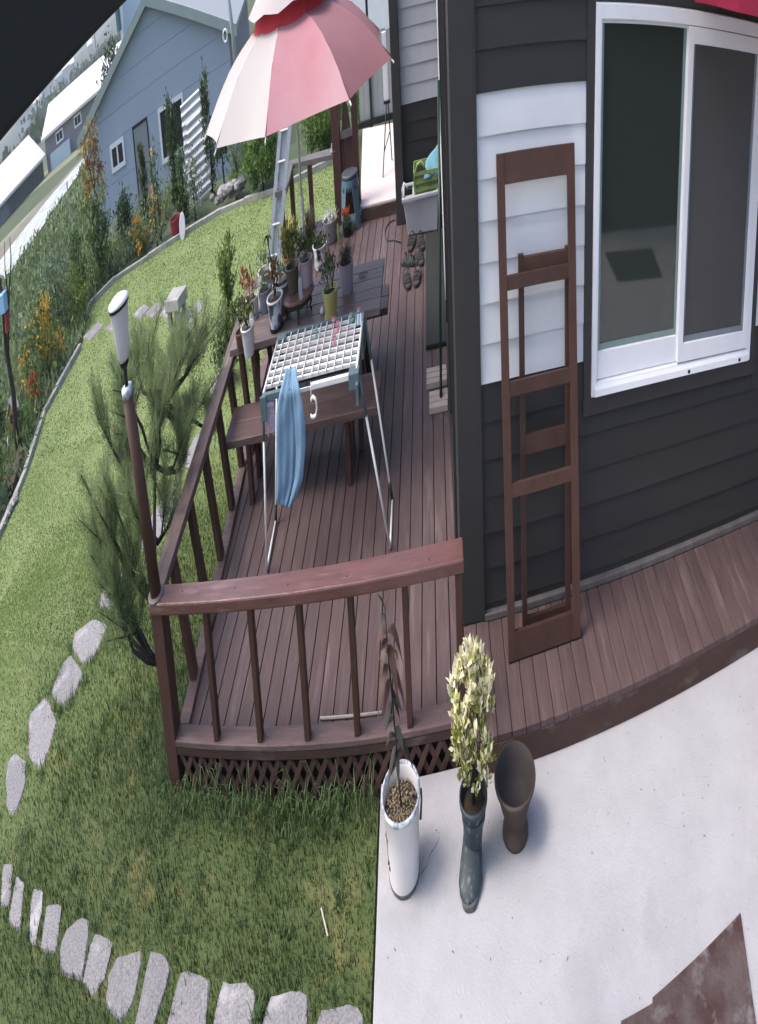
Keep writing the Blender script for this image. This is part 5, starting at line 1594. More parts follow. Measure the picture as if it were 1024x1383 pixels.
for i in range(16):
    t = rng.uniform(0, 1)
    rock((-6.9 + 0.95 * t + rng.normal() * 0.05, 14.35 + 0.15 * t + rng.uniform(-.1, .25), -0.14 + rng.uniform(0, 0.14)), rng.uniform(0.07, 0.15), 'grey rock in the heap at the far edge of the lawn', 'rocks heaped behind the far curb')
for i in range(22):
    t = i / 21
    x = -8.45 - 0.15 * t - rng.uniform(0.0, 0.12)
    y = 5.3 + 1.9 * t
    rock((x, y, -0.17), rng.uniform(0.04, 0.075), 'small pale pebble edging the left flower bed', 'pebbles edging the left bed', 'pebble', M['curb'] if i % 2 else M['rock'])

# ------------------------------------------------------------------ garden plants
def shrub(name, label, cat, base, h, w, m, leafsize=0.09, n=900, shape='ell', taper=0.0, clumps=22, spread=0.25, group=None, trunk=True, up=0.4, aspect=0.45, lift=0.0, m2=None, n2=0):
    t = thing(name, base, label, cat, group)
    bx, by, bz = base
    ch = h - lift
    c = (bx, by, bz + lift + ch * 0.5)
    add_leaves(t, 'crown', n, c, (w / 2 * 0.8, w / 2 * 0.8, ch / 2 * 0.85), leafsize, m, clumps, spread, up, shape, taper, aspect)
    if m2:
        add_leaves(t, 'blossom', n2, (bx, by, bz + lift + ch * 0.55), (w / 2 * 0.85, w / 2 * 0.85, ch / 2 * 0.85), leafsize * 0.9, m2, max(6, clumps // 2), spread * 0.8, up, shape, taper, 0.8)
    if trunk:
        b = MB()
        lean = rng.normal(size=2) * 0.05
        b.tube([(bx, by, bz - 0.05), (bx + lean[0] * .5, by + lean[1] * .5, bz + h * 0.4), (bx + lean[0], by + lean[1], bz + h * 0.85)], [0.018 + h * 0.012, 0.014 + h * .007, 0.006], 7)
        for k in range(6):
            a, zz = rng.uniform(0, 6.283), rng.uniform(0.3, 0.75)
            b.tube([(bx + lean[0] * .7, by + lean[1] * .7, bz + h * zz * 0.8), (bx + 0.35 * w * math.cos(a), by + 0.35 * w * math.sin(a), bz + h * min(0.95, zz + 0.2))], [0.010, 0.004], 5)
        b.build('trunk', M['bark'], t, smooth=True)
    return t


G0 = -0.22
shrub('small_tree', 'slim tree with yellow orange top growing at the left end of the far bed', 'tree', (-10.55, 13.35, G0), 1.15, 1.0, M['lf_green'], 0.10, 1100, 'col', 0.2, 22)
t = shrub('small_tree', 'tall orange leaved sapling in front of the grey building', 'tree', (-10.75, 13.7, G0), 1.95, 0.9, M['lf_orange'], 0.10, 420, 'col', 0.1, 12, lift=0.95)
add_leaves(t, 'yellow_leaves', 380, (-10.8, 13.7, 0.9), (0.42, 0.4, 0.6), 0.10, M['lf_yel'], 12, 0.3)
shrub('columnar_conifer', 'dark columnar conifer before the grey building door', 'conifer', (-9.95, 15.5, G0), 1.12, 0.55, M['lf_conifer'], 0.075, 1500, 'col', 0.55, 40, 0.16, group='columnar conifers in the far bed', up=1.2)
shrub('columnar_conifer', 'tallest columnar conifer, covering the wide window of the grey building', 'conifer', (-8.42, 15.1, G0), 1.50, 0.62, M['lf_conifer'], 0.08, 1500, 'col', 0.45, 34, 0.17, group='columnar conifers in the far bed', up=1.2)
shrub('columnar_conifer', 'loose conifer reaching up beside the cream edge of the parasol', 'conifer', (-7.35, 15.6, G0), 1.75, 0.5, M['lf_conifer'], 0.08, 1100, 'col', 0.35, 28, 0.17, group='columnar conifers in the far bed', up=1.2)
shrub('small_tree', 'round headed dark tree on a thin trunk beyond the rock heap', 'tree', (-6.72, 15.2, G0), 0.98, 0.85, M['lf_dark'], 0.075, 1000, 'ell', 0, 24, 0.3, lift=0.38)
shrub('leafy_bush', 'dark broadleaf bush left of the columnar conifer', 'bush', (-10.15, 14.6, G0), 0.85, 0.75, M['lf_dark'], 0.10, 800, 'ell', 0, 18, 0.3)
shrub('clipped_hedge', 'dense green hedge bush at the end of the lawn left of the ladder', 'hedge', (-5.15, 14.55, G0), 0.85, 1.35, M['lf_hedge'], 0.06, 10000, 'ell', 0, 110, 0.16, up=0.8)
shrub('clipped_hedge', 'dense green hedge behind the rear deck railing', 'hedge', (-3.35, 15.1, G0), 0.98, 1.5, M['lf_hedge'], 0.06, 10000, 'ell', 0, 110, 0.16, up=0.8)
shrub('clipped_hedge', 'green hedge glimpsed behind the gate post and landing', 'hedge', (-1.9, 15.4, G0), 1.1, 1.5, M['lf_hedge'], 0.06, 7000, 'ell', 0, 90, 0.16, up=0.8)
shrub('leafy_bush', 'light lime bush between the round tree and the hedge', 'bush', (-6.15, 14.75, G0), 0.62, 0.5, M['lf_lime'], 0.06, 700, 'ell', 0, 16, 0.3)
shrub('flowering_plant', 'tall stand of peach and yellow blossoms before the tall conifer', 'plant', (-8.75, 14.35, G0), 1.15, 0.5, M['lf_green'], 0.06, 500, 'col', 0.2, 18, 0.22, m2=M['fl_peach'], n2=170)
shrub('flowering_plant', 'low clump of orange yellow lilies at the curb', 'plant', (-9.2, 13.75, G0), 0.5, 0.55, M['lf_green'], 0.07, 300, 'ell', 0, 12, 0.3, trunk=False, m2=M['fl_orange'], n2=170)
shrub('flowering_plant', 'wispy yellow flowered plant right of the orange lilies', 'plant', (-8.55, 13.75, G0), 0.75, 0.5, M['lf_grey'], 0.06, 380, 'col', 0.2, 14, 0.25, m2=M['fl_yellow'], n2=50)
shrub('flowering_plant', 'white speckled shrub between the red bucket and the rock heap', 'plant', (-7.55, 14.6, G0), 0.85, 0.62, M['lf_grey'], 0.06, 700, 'ell', 0, 18, 0.3, m2=M['fl_white'], n2=90)
shrub('leafy_bush', 'green leafy bush right of the peach blossoms', 'bush', (-8.0, 14.75, G0), 1.0, 0.6, M['lf_green'], 0.085, 800, 'col', 0.3, 18, 0.25)
shrub('leafy_bush', 'grey green low bush behind the lilies', 'bush', (-9.6, 14.1, G0), 0.5, 0.9, M['lf_grey'], 0.08, 700, 'ell', 0, 16, 0.3, trunk=False)
shrub('flowering_plant', 'big bush of golden yellow flowers in the left bed', 'plant', (-10.35, 10.3, G0), 0.95, 1.15, M['lf_green'], 0.075, 1300, 'ell', 0, 24, 0.3, m2=M['fl_yellow'], n2=420)
shrub('flowering_plant', 'bright red flower clump in the left bed', 'plant', (-9.95, 9.3, G0), 0.5, 0.5, M['lf_green'], 0.07, 260, 'ell', 0, 10, 0.3, trunk=False, m2=M['fl_red'], n2=150)
shrub('flowering_plant', 'yellow flowers rising behind the red clump', 'plant', (-10.5, 9.65, G0), 0.7, 0.5, M['lf_green'], 0.065, 380, 'ell', 0, 12, 0.3, trunk=False, m2=M['fl_yellow'], n2=130)
shrub('leafy_bush', 'tall grey green bush behind the golden flowers', 'bush', (-11.2, 11.8, G0), 1.15, 1.3, M['lf_grey'], 0.09, 1500, 'ell', 0, 26, 0.3, group='bushes of the left bed')
shrub('leafy_bush', 'upright green bush at the bend of the curb', 'bush', (-10.9, 12.6, G0), 1.0, 0.9, M['lf_green'], 0.085, 1200, 'ell', 0, 24, 0.3)
shrub('leafy_bush', 'dull green bush above the stepping stones at the bed edge', 'bush', (-10.35, 11.75, G0), 0.7, 0.8, M['lf_lime'], 0.075, 800, 'ell', 0, 18, 0.3)
shrub('leafy_bush', 'low green bush below the red flowers at the bed edge', 'bush', (-9.7, 8.6, G0), 0.42, 0.7, M['lf_green'], 0.075, 600, 'ell', 0, 14, 0.3, trunk=False)
shrub('leafy_bush', 'dark bush at the left edge behind the bird house', 'bush', (-10.9, 8.4, G0), 0.8, 1.0, M['lf_dark'], 0.09, 1000, 'ell', 0, 20, 0.3)
shrub('leafy_bush', 'green bush at the near end of the left bed', 'bush', (-9.5, 7.1, G0), 0.55, 0.9, M['lf_green'], 0.08, 800, 'ell', 0, 18, 0.3, trunk=False)
shrub('young_conifer', 'bright green young conifer beside the deck railing', 'conifer', (-4.25, 9.35, -0.2), 0.82, 0.75, M['lf_lime'], 0.06, 1800, 'col', 0.6, 40, 0.18, up=1.2)
shrub('young_conifer', 'low green shrub below the young conifer', 'bush', (-4.0, 8.6, -0.2), 0.5, 0.6, M['lf_conifer'], 0.055, 900, 'ell', 0, 22, 0.28, up=1.0)
# undergrowth on the bank: one mass of weeds, nobody could count them
P = np.stack([rng.uniform(-34, -9.0, 330000), rng.uniform(4, 34, 330000)], 1)
az = np.degrees(np.arctan2(P[:, 0], P[:, 1]))
d_ = np.where(inside(P, PLATEAU), -seg_dist(P, PLATEAU), seg_dist(P, PLATEAU))
ok = (d_ > -1.3) & (d_ < 12) & ~inside(P, LAWN_POLY) & (az < -17) & (az > -64)
P = P[ok]
z = ground_z(P)
hgt = (0.12 + 0.42 * rng.uniform(0, 1, len(P)) ** 2) * np.clip((d_[ok] + 1.6) / 2, 0.35, 1.2)
base = np.concatenate([P, (z + hgt * rng.uniform(0.1, 1, len(P)))[:, None]], 1)
tag(np_mesh('undergrowth', leaf_quads(base, 0.13, 0.045, 0.8, 0.1), 4, M['weed_a']), kind='stuff')
P = np.stack([rng.uniform(-40, -12, 90000), rng.uniform(16, 52, 90000)], 1)
az = np.degrees(np.arctan2(P[:, 0], P[:, 1]))
d2 = np.where(inside(P, PLATEAU), -1, seg_dist(P, PLATEAU))
ok = (d2 > 6) & (az < -34) & (az > -60) & (P[:, 0] > np.where(P[:, 1] < 43, -35.2, -36.8))
P = P[ok]
hh = 0.08 + 0.5 * rng.uniform(0, 1, len(P)) ** 2 * (0.35 + 0.65 * np.sin(P[:, 0] * 0.9 + 2 * np.sin(P[:, 1] * 0.7)) ** 2)
base3 = np.concatenate([P, (ground_z(P) + hh)[:, None]], 1)
sel = rng.uniform(size=len(P)) < 0.6
tag(np_mesh('undergrowth', leaf_quads(base3[sel], 0.34, 0.13, 0.7, 0.1), 4, M['weed_a']), kind='stuff')
tag(np_mesh('undergrowth', leaf_quads(base3[~sel], 0.36, 0.13, 0.7, 0.1), 4, M['weed_b']), kind='stuff')
base2 = base[::3] + rng.normal(size=base[::3].shape) * 0.1
tag(np_mesh('undergrowth', leaf_quads(base2, 0.14, 0.05, 0.8, 0.1), 4, M['weed_b']), kind='stuff')

base4 = base[1::5] + np.array([0, 0, 0.08]) + rng.normal(size=base[1::5].shape) * 0.08
tag(np_mesh('undergrowth', leaf_quads(base4, 0.16, 0.02, 1.5, 0.05), 4, M['weed_c']), kind='stuff')

# bare dark tree with bird house and feeder at the left edge
dt = thing('bare_tree', (-9.62, 8.2, -0.2), 'dark thin trunked tree at the left edge of the picture', 'tree')
b = MB()
b.tube([(-9.60, 8.2, -0.25), (-9.62, 8.2, 0.1), (-9.57, 8.2, 0.38), (-9.65, 8.2, 0.8), (-9.56, 8.2, 1.26), (-9.62, 8.2, 1.6)], [0.085, 0.07, 0.058, 0.05, 0.036, 0.02], 9)
b.tube([(-9.62, 8.2, 0.7), (-9.45, 8.2, 1.0), (-9.32, 8.2, 1.23), (-9.09, 8.2, 1.52), (-9.05, 8.2, 1.7)], [0.036, 0.028, 0.022, 0.014, 0.008], 7)
b.tube([(-9.34, 8.2, 1.2), (-9.35, 8.2, 1.45), (-9.25, 8.2, 1.7)], [0.018, 0.012, 0.006], 6)
b.build('trunk', M['bark'], dt, smooth=True)
fd = thing('bird_feeder', (-9.43, 8.12, 1.0), 'red and light blue bird feeder hung on the bare tree', 'bird feeder')
MB().box(-9.58, -9.36, 8.05, 8.2, 1.13, 1.30).build('roof', M['blueplastic'], fd, bevel=0.01)
MB().tube([(-9.40, 8.12, 0.96), (-9.39, 8.12, 1.12)], [0.07, 0.05], 10).build('cup', M['redplastic'], fd)
MB().tube([(-9.44, 8.1, 1.30), (-9.46, 8.15, 1.42)], 0.006, 5).build('hanger', M['black'], fd)
bh = thing('bird_house', (-9.98, 8.45, -0.2), 'small ochre bird house with a round hole below the bare tree', 'bird house')
MB().box(-10.02, -9.94, 8.43, 8.47, -0.25, -0.02).build('stake', M['bark'], bh)
MB().extrude([(-10.09, 8.40, -0.02), (-9.87, 8.40, -0.02), (-9.87, 8.40, 0.14), (-9.98, 8.40, 0.24), (-10.09, 8.40, 0.14)], (0, 0.14, 0)).build('body', mat('ochre_wood', (0.36, 0.22, 0.07), 0.7), bh)
MB().extrude([(-10.13, 8.37, 0.12), (-9.98, 8.37, 0.26), (-9.83, 8.37, 0.12), (-9.83, 8.37, 0.145), (-9.98, 8.37, 0.29), (-10.13, 8.37, 0.145)], (0, 0.2, 0)).build('roof', M['curb'], bh)
MB().tube([(-9.98, 8.385, 0.09), (-9.98, 8.399, 0.09)], 0.045, 14).build('hole', M['black'], bh)
tag(MB().bar((-9.05, 7.35, -0.19), (-9.32, 8.0, -0.13), 0.16, 0.13).build('wood_edging', M['frame_wood']), 'reddish brown timber edging piece at the left bed', 'edging')
bu = thing('red_bucket', (-7.95, 13.98, -0.2), 'dark red plastic bucket lying in the far flower bed', 'bucket')
MB().lathe((-7.95, 13.98, -0.2), [(0.13, 0.0), (0.17, 0.2), (0.18, 0.22), (0.165, 0.22), (0.125, 0.02), (0.0, 0.02)], 20, 1, 1, True, False).build('tub', M['redplastic'], bu)
MB().ring((-7.95, 13.98, 0.02), 0.175, 0.008, 20).build('rim', M['redplastic'], bu)
dc = MB()
dc.lathe((0, 0, 0), [(0.14, -0.012), (0.15, 0.0), (0.14, 0.012)], 24)
dc.v = [(-7.58 + x * 0.75, 13.72 + z + y * 0.3, -0.06 + y) for x, y, z in dc.v]
tag(dc.build('oval_tray', M['bin']), 'pale oval tray leaning beside the red bucket', 'lid')
# corrugated sheets
cg = thing('corrugated_sheets', (-7.85, 15.5, 0.0), 'stack of pale corrugated sheets leaning by the grey building', 'sheets')
for k in range(2):
    b = MB()
    n_ = 44
    xa, xb = (-8.33, -7.35) if k == 0 else (-8.15, -7.3)
    y_ = 15.5 - 0.06 * k
    z0_, z1_ = (0.0, 1.02) if k == 0 else (-0.2, 0.78)
    for i in range(n_ + 1):
        t_ = i / n_
        zz = z0_ + (z1_ - z0_) * t_
        yo = 0.02 * math.sin(t_ * 2 * math.pi * 9) + 0.18 * t_
        tilt = 0.14
        b.v += [(xa + 0.12 * (1 - t_), y_ + yo, zz - 0.02), (xb, y_ + yo, zz + tilt * 0.6)]
    for i in range(n_):
        b.f.append((2 * i, 2 * i + 1, 2 * i + 3, 2 * i + 2))
    o = b.build('sheet', M['corr'], cg)
    sd_ = o.modifiers.new('thick', 'SOLIDIFY')
    sd_.thickness = 0.006
wpole = thing('white_mast', (-6.4, 16.3, -0.2), 'white pole with a ring, showing above the parasol before the gable', 'pole')
MB().tube([(-6.42, 16.35, -0.3), (-6.45, 16.27, 1.4), (-6.60, 16.2, 2.6)], 0.065, 12).build('shaft', M['metal'], wpole, smooth=True)
MB().ring((-6.66, 16.1, 1.47), 0.075, 0.018, 18, 'x').build('ring', M['whitem'], wpole, smooth=True)

# ------------------------------------------------------------------ pine beside the railing
pn = thing('pine_tree', (-3.05, 4.28, -0.2), 'young pine with long needles growing beside the deck railing', 'pine tree')
ends = [(-3.9, 4.19, 1.07), (-3.8, 4.19, 0.88), (-3.6, 4.19, 0.68), (-3.4, 4.15, 0.49), (-3.9, 4.56, 1.18), (-3.7, 4.69, 1.34), (-3.6, 5.21, 1.15), (-3.5, 5.75, 0.98), (-3.35, 6.16, 0.80), (-3.25, 6.21, 0.55), (-3.15, 6.14, 0.40), (-3.2, 5.34, 0.62),
        (-3.5, 5.39, 0.86), (-3.2, 4.3, 0.99), (-3.6, 5.79, 0.81), (-3.7, 4.67, 0.99), (-3.2, 5.05, 0.50), (-3.7, 4.35, 1.0), (-3.4, 4.98, 0.80), (-3.3, 5.8, 0.66), (-3.5, 4.1, 0.61), (-3.8, 4.1, 0.76), (-3.15, 4.25, 0.85), (-3.85, 4.9, 1.1),
        (-3.45, 5.1, 1.1), (-3.55, 4.8, 1.2), (-3.35, 5.5, 0.95), (-3.75, 5.0, 0.9), (-3.6, 4.5, 0.85), (-3.3, 5.0, 0.95), (-3.45, 5.6, 0.7), (-3.85, 4.35, 0.6), (-3.65, 4.3, 0.5), (-3.55, 5.9, 1.0), (-3.3, 5.9, 0.95), (-3.75, 5.3, 1.15), (-3.3, 5.7, 1.0), (-3.25, 6.3, 0.85), (-3.15, 5.2, 0.75), (-3.9, 4.4, 0.8), (-3.5, 4.3, 0.75), (-3.25, 4.9, 0.65)]
trunk = [(-3.02, 4.25, -0.25), (-3.08, 4.28, -0.05), (-3.18, 4.33, 0.15), (-3.22, 4.45, 0.35), (-3.30, 4.65, 0.55), (-3.40, 4.95, 0.75), (-3.5, 5.3, 0.95)]
b = MB()
b.tube(trunk, [0.032, 0.03, 0.028, 0.025, 0.022, 0.018, 0.012], 9)
tufts = []
for e in ends:
    e = Vector(e)
    k = min(range(2, len(trunk)), key=lambda i: (Vector(trunk[i]) - e).length + 0.15 * i)
    s = Vector(trunk[k])
    mid = s.lerp(e, 0.5) + Vector((rng.normal() * .05, rng.normal() * .05, -0.07))
    b.tube([s, s.lerp(mid, .5) + Vector((0, 0, -.02)), mid, mid.lerp(e, .6) + Vector((0, 0, -.015)), e], [0.017, 0.015, 0.013, 0.010, 0.006], 6)
    for j in range(4):
        q = mid.lerp(e, rng.uniform(0.2, 0.8))
        d = (e - mid).normalized() * 0.12 + Vector((rng.normal() * .13, rng.normal() * .13, rng.uniform(-0.02, .14)))
        b.tube([q, q + d * 0.5, q + d], [0.006, 0.005, 0.003], 5)
        tufts += [(q + d * f, d) for f in (0.25, 0.5, 0.75, 1.0)]
    dd = e - mid
    tufts += [(mid.lerp(e, f), dd) for f in (0.55, 0.75, 0.9, 1.0)]
b.build('trunk', M['bark'], pn, smooth=True)
nd = []
for c, d in tufts:
    c = np.array(c)
    d = np.array(d) / (np.linalg.norm(d) + 1e-6) * 0.6 + np.array([0, 0, 0.65])
    n_ = 46
    dirs = unit(d + rng.normal(size=(n_, 3)) * 0.62)
    p0 = c + rng.normal(size=(n_, 3)) * 0.022
    L_ = rng.uniform(0.075, 0.13, (n_, 1))
    side = unit(np.cross(dirs, rng.normal(size=(n_, 3)))) * 0.0022
    nd.append(np.stack([p0 - side, p0 + side, p0 + dirs * L_ + np.array([0, 0, -1]) * L_ * 0.12], 1).reshape(-1, 3))
np_mesh('needles', np.concatenate(nd), 3, M['needle'], pn)

# ------------------------------------------------------------------ grass
STONES = ST1 + ST2
near = []


def scatter(n, x0, x1, y0, y1, hmin, hmax, w, poly=LAWN_POLY, zb=-0.2):
    P = np.stack([rng.uniform(x0, x1, n), rng.uniform(y0, y1, n)], 1)
    ok = inside(P, poly)
    for s in STONES:
        sarr = np.array(s)
        c = sarr.mean(0)
        near_ = np.abs(P - c).max(1) < 0.5
        if near_.any():
            k = np.where(near_)[0]
            ok[k] &= ~inside(P[k], c + (sarr - c) * 0.98)
    P = P[ok]
    # patches of thicker and thinner grass
    f = 0.5 + 0.5 * np.sin(P[:, 0] * 2.3 + 1.7 * np.sin(P[:, 1] * 1.9)) * np.sin(P[:, 1] * 2.7 + 1.3 * np.sin(P[:, 0] * 2.2))
    keep = rng.uniform(size=len(P)) < 0.55 + 0.45 * f
    P, f = P[keep], f[keep]
    n = len(P)
    h = (rng.uniform(hmin, hmax, (n, 1))) * (0.7 + 0.6 * f[:, None])
    h = h * np.clip(1.30 - 0.13 * np.hypot(P[:, 0] + 1.2, P[:, 1] - 2.6)[:, None], 0.5, 1.05)
    a = rng.uniform(0, 6.283, (n, 1))
    lean = np.concatenate([np.cos(a), np.sin(a)], 1) * rng.uniform(0.2, 1.0, (n, 1))
    sd = np.concatenate([-np.sin(a), np.cos(a), np.zeros((n, 1))], 1) * w / 2
    p0 = np.concatenate([P, np.full((n, 1), zb)], 1)
    p1 = p0 + np.concatenate([lean * h * 0.25, h * 0.6], 1)
    p2 = p0 + np.concatenate([lean * h * 0.8, h], 1)
    q = np.stack([p0 - sd, p0 + sd, p1 + sd * .9, p1 - sd * .9], 1)
    q2 = np.stack([p1 - sd * .9, p1 + sd * .9, p2 + sd * .12, p2 - sd * .12], 1)
    al = np.concatenate([q, q2], 1)
    # deep green by the deck; paler blades outward paint in the brighter light
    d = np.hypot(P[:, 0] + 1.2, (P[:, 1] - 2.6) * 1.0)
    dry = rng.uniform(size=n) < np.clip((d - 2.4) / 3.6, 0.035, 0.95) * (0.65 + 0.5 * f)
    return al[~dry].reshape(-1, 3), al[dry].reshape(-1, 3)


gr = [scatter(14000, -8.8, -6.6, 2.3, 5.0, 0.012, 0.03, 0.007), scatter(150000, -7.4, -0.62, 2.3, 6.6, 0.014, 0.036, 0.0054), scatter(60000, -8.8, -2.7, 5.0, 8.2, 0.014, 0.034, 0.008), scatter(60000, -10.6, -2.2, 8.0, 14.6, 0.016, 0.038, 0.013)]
tag(np_mesh('grass', np.concatenate([g_[0] for g_ in gr]), 4, M['grassblade']), kind='stuff')
tag(np_mesh('dry_or_lit_grass', np.concatenate([g_[1] for g_ in gr]), 4, M['grassfar']), kind='stuff')  # lawn blades with the far lawn's brightness in their colour
# unmown fringe against the lattice, the corner post and the curb
fr_ = [(rng.uniform(-2.95, -0.72), 3.95 - abs(rng.normal()) * 0.10) for _ in range(620)] + [(-2.95 - abs(rng.normal()) * 0.10, rng.uniform(3.9, 5.0)) for _ in range(260)]
out = []
for x, y in fr_:
    a = rng.uniform(0, 6.283)
    L_ = rng.uniform(0.03, 0.12) * (2.0 if rng.uniform() < 0.22 else 1)
    hd = np.array([math.cos(a), math.sin(a), 0])
    s = np.array([-math.sin(a), math.cos(a), 0]) * 0.0035
    p0 = np.array([x, y, -0.2])
    p1 = p0 + np.array([0, 0, 1]) * L_ * .55 + hd * L_ * .15
    p2 = p0 + np.array([0, 0, 1]) * L_ * .80 + hd * L_ * .45
    p3 = p0 + np.array([0, 0, 1]) * L_ * .72 + hd * L_ * .80
    out += [p0 - s, p0 + s, p1 + s, p1 - s, p1 - s, p1 + s, p2 + s * .8, p2 - s * .8, p2 - s * .8, p2 + s * .8, p3 + s * .1, p3 - s * .1]
for _ in range(170):
    cx_, cy_ = rng.uniform(-5.4, -0.8), rng.uniform(2.5, 5.0)
    if not inside(np.array([[cx_, cy_]]), LAWN_POLY)[0] or any(inside(np.array([[cx_, cy_]]), q_)[0] for q_ in STONES):
        continue
    for _k in range(int(rng.integers(10, 34))):
        a = rng.uniform(0, 6.283)
        L_ = rng.uniform(0.03, 0.075)
        hd = np.array([math.cos(a), math.sin(a), 0])
        sd_g = np.array([-math.sin(a), math.cos(a), 0]) * 0.0032
        p0 = np.array([cx_ + rng.normal() * 0.035, cy_ + rng.normal() * 0.035, -0.2])
        p1 = p0 + np.array([0, 0, 1]) * L_ * .6 + hd * L_ * .2
        p2 = p0 + np.array([0, 0, 1]) * L_ * .85 + hd * L_ * .6
        out += [p0 - sd_g, p0 + sd_g, p1 + sd_g, p1 - sd_g, p1 - sd_g, p1 + sd_g, p2 + sd_g * .1, p2 - sd_g * .1]
tag(np_mesh('tall_grass', np.array(out), 4, M['tallgrass']), kind='stuff')
tag(MB().bar((-1.13, 3.36, -0.160), (-1.05, 3.235, -0.165), 0.010, 0.004).build('straw', M['palewood']), 'single pale straw lying in the lawn near the concrete', 'straw')

# ------------------------------------------------------------------ the grey gabled building
u = Vector((math.cos(0.27), math.sin(0.27), 0))
nb_ = Vector((-u.y, u.x, 0))
Bo = Vector((-17.3, 26.24, 0))
SC = 0.835
gz0 = -3.2


def W(a, z, d=0.0):                         # building coordinates: along the wall, height, outward (towards the camera)
    zz = 2.7 + (z - 2.7) * SC
    return Bo + u * (a * SC) - nb_ * d + Vector((0, 0, zz))


gb_ = thing('gabled_building', W(1.9, -4.4), 'grey panelled gable building with pale trim beyond the garden', 'building')
zb = -4.6
apex, eL, eR = (1.9, 2.2), (-3.6, 0.22), (7.4, 0.22)
# wall panels: horizontal courses with fine joints
levels = [zb, -2.6, -1.55, -0.50, 0.22, 0.95, 1.65, 2.2]
for za, zt in zip(levels[:-1], levels[1:]):
    def span(z):
        if z <= 0.22:
            return eL[0], eR[0]
        f = (z - 0.22) / (2.2 - 0.22)
        return eL[0] + (apex[0] - eL[0]) * f, eR[0] + (apex[0] - eR[0]) * f
    a0, a1 = span(za + 0.008)
    b0, b1 = span(zt - 0.001)
    MB().extrude([W(a0, za + 0.008), W(a1, za + 0.008), W(b1, zt), W(b0, zt)], nb_ * 0.15).build('wall_panel', M['graywall'], gb_)
MB().extrude([W(eL[0] + .02, zb, -0.14), W(eR[0] - .02, zb, -0.14), W(eR[0] - .02, 0.2, -0.14), W(apex[0], 2.18, -0.14), W(eL[0] + .02, 0.2, -0.14)], nb_ * 16).build('body', M['greywall2'], gb_)
for e, sgn in ((eL, -1), (eR, 1)):
    out_ = (e[0] + sgn * 0.6, 0.22 - 0.6 * 0.36)
    MB().extrude([W(apex[0], 2.2, 0.3), W(out_[0], out_[1], 0.3), W(out_[0], out_[1] + 0.30, 0.3), W(apex[0], 2.50, 0.3)], nb_ * 0.24).build('barge_board', M['gable_trim'], gb_)
    MB().extrude([W(apex[0], 2.33, 0.05), W(out_[0], out_[1] + 0.13, 0.05), W(out_[0], out_[1] + 0.27, 0.05), W(apex[0], 2.47, 0.05)], nb_ * 16).build('roof', M['roof_grey'], gb_)


def bwin(a0, a1, z0, z1, mull=True):
    b = MB()
    fw_ = 0.13
    for q in (((a0, z0), (a0 + fw_, z1)), ((a1 - fw_, z0), (a1, z1)), ((a0 + fw_, z0), (a1 - fw_, z0 + fw_)), ((a0 + fw_, z1 - fw_), (a1 - fw_, z1))):
        (p, r_), (s, t_) = q
        b.extrude([W(p, r_, 0.06), W(s, r_, 0.06), W(s, t_, 0.06), W(p, t_, 0.06)], nb_ * 0.1)
    if mull:
        m_ = (a0 + a1) / 2
        b.extrude([W(m_ - 0.05, z0 + fw_, 0.05), W(m_ + 0.05, z0 + fw_, 0.05), W(m_ + 0.05, z1 - fw_, 0.05), W(m_ - 0.05, z1 - fw_, 0.05)], nb_ * 0.06)
    f = b.build('window', M['pvc'], gb_)
    MB().extrude([W(a0 + fw_, z0 + fw_, 0.03), W(a1 - fw_, z0 + fw_, 0.03), W(a1 - fw_, z1 - fw_, 0.03), W(a0 + fw_, z1 - fw_, 0.03)], nb_ * 0.02).build('pane', M['paneblack'], f)


bwin(-1.83, -0.72, -1.28, -0.53)
bwin(2.0, 3.9, -1.95, -0.50)
b = MB()
b.extrude([W(0.0, -2.6, 0.04), W(0.07, -2.6, 0.04), W(0.07, -0.57, 0.04), W(0.0, -0.57, 0.04)], nb_ * 0.06)
b.extrude([W(1.10, -2.6, 0.04), W(1.17, -2.6, 0.04), W(1.17, -0.57, 0.04), W(1.10, -0.57, 0.04)], nb_ * 0.06)
b.extrude([W(0.0, -0.565, 0.04), W(1.17, -0.565, 0.04), W(1.17, -0.49, 0.04), W(0.0, -0.49, 0.04)], nb_ * 0.06)
df = b.build('door_frame', M['black'], gb_)
MB().extrude([W(0.075, -2.6, 0.02), W(1.095, -2.6, 0.02), W(1.095, -0.575, 0.02), W(0.075, -0.575, 0.02)], nb_ * 0.03).build('door', mat('grey_door', (0.24, 0.26, 0.27), 0.5), gb_)

# pale building and teal post behind the gable roof
pb = thing('pale_building', (-24.5, 38, -3.0), 'pale blue white wall rising behind the gable roof, with a teal post', 'building')
MB().hexa([(-27.2, 41.6, -3), (-21.0, 44.5, -3), (-23.0, 48.5, -3), (-29.2, 45.6, -3), (-27.2, 41.6, 6), (-21.0, 44.5, 6), (-23.0, 48.5, 6), (-29.2, 45.6, 6)]).build('wall', M['bluewhite'], pb)
MB().box(-27.45, -27.22, 41.3, 41.55, -3, 6).build('post', M['pvc'], pb)
MB().box(-27.55, -27.25, 40.9, 41.2, 1.9, 6).build('teal_bracket', M['teal'], pb)

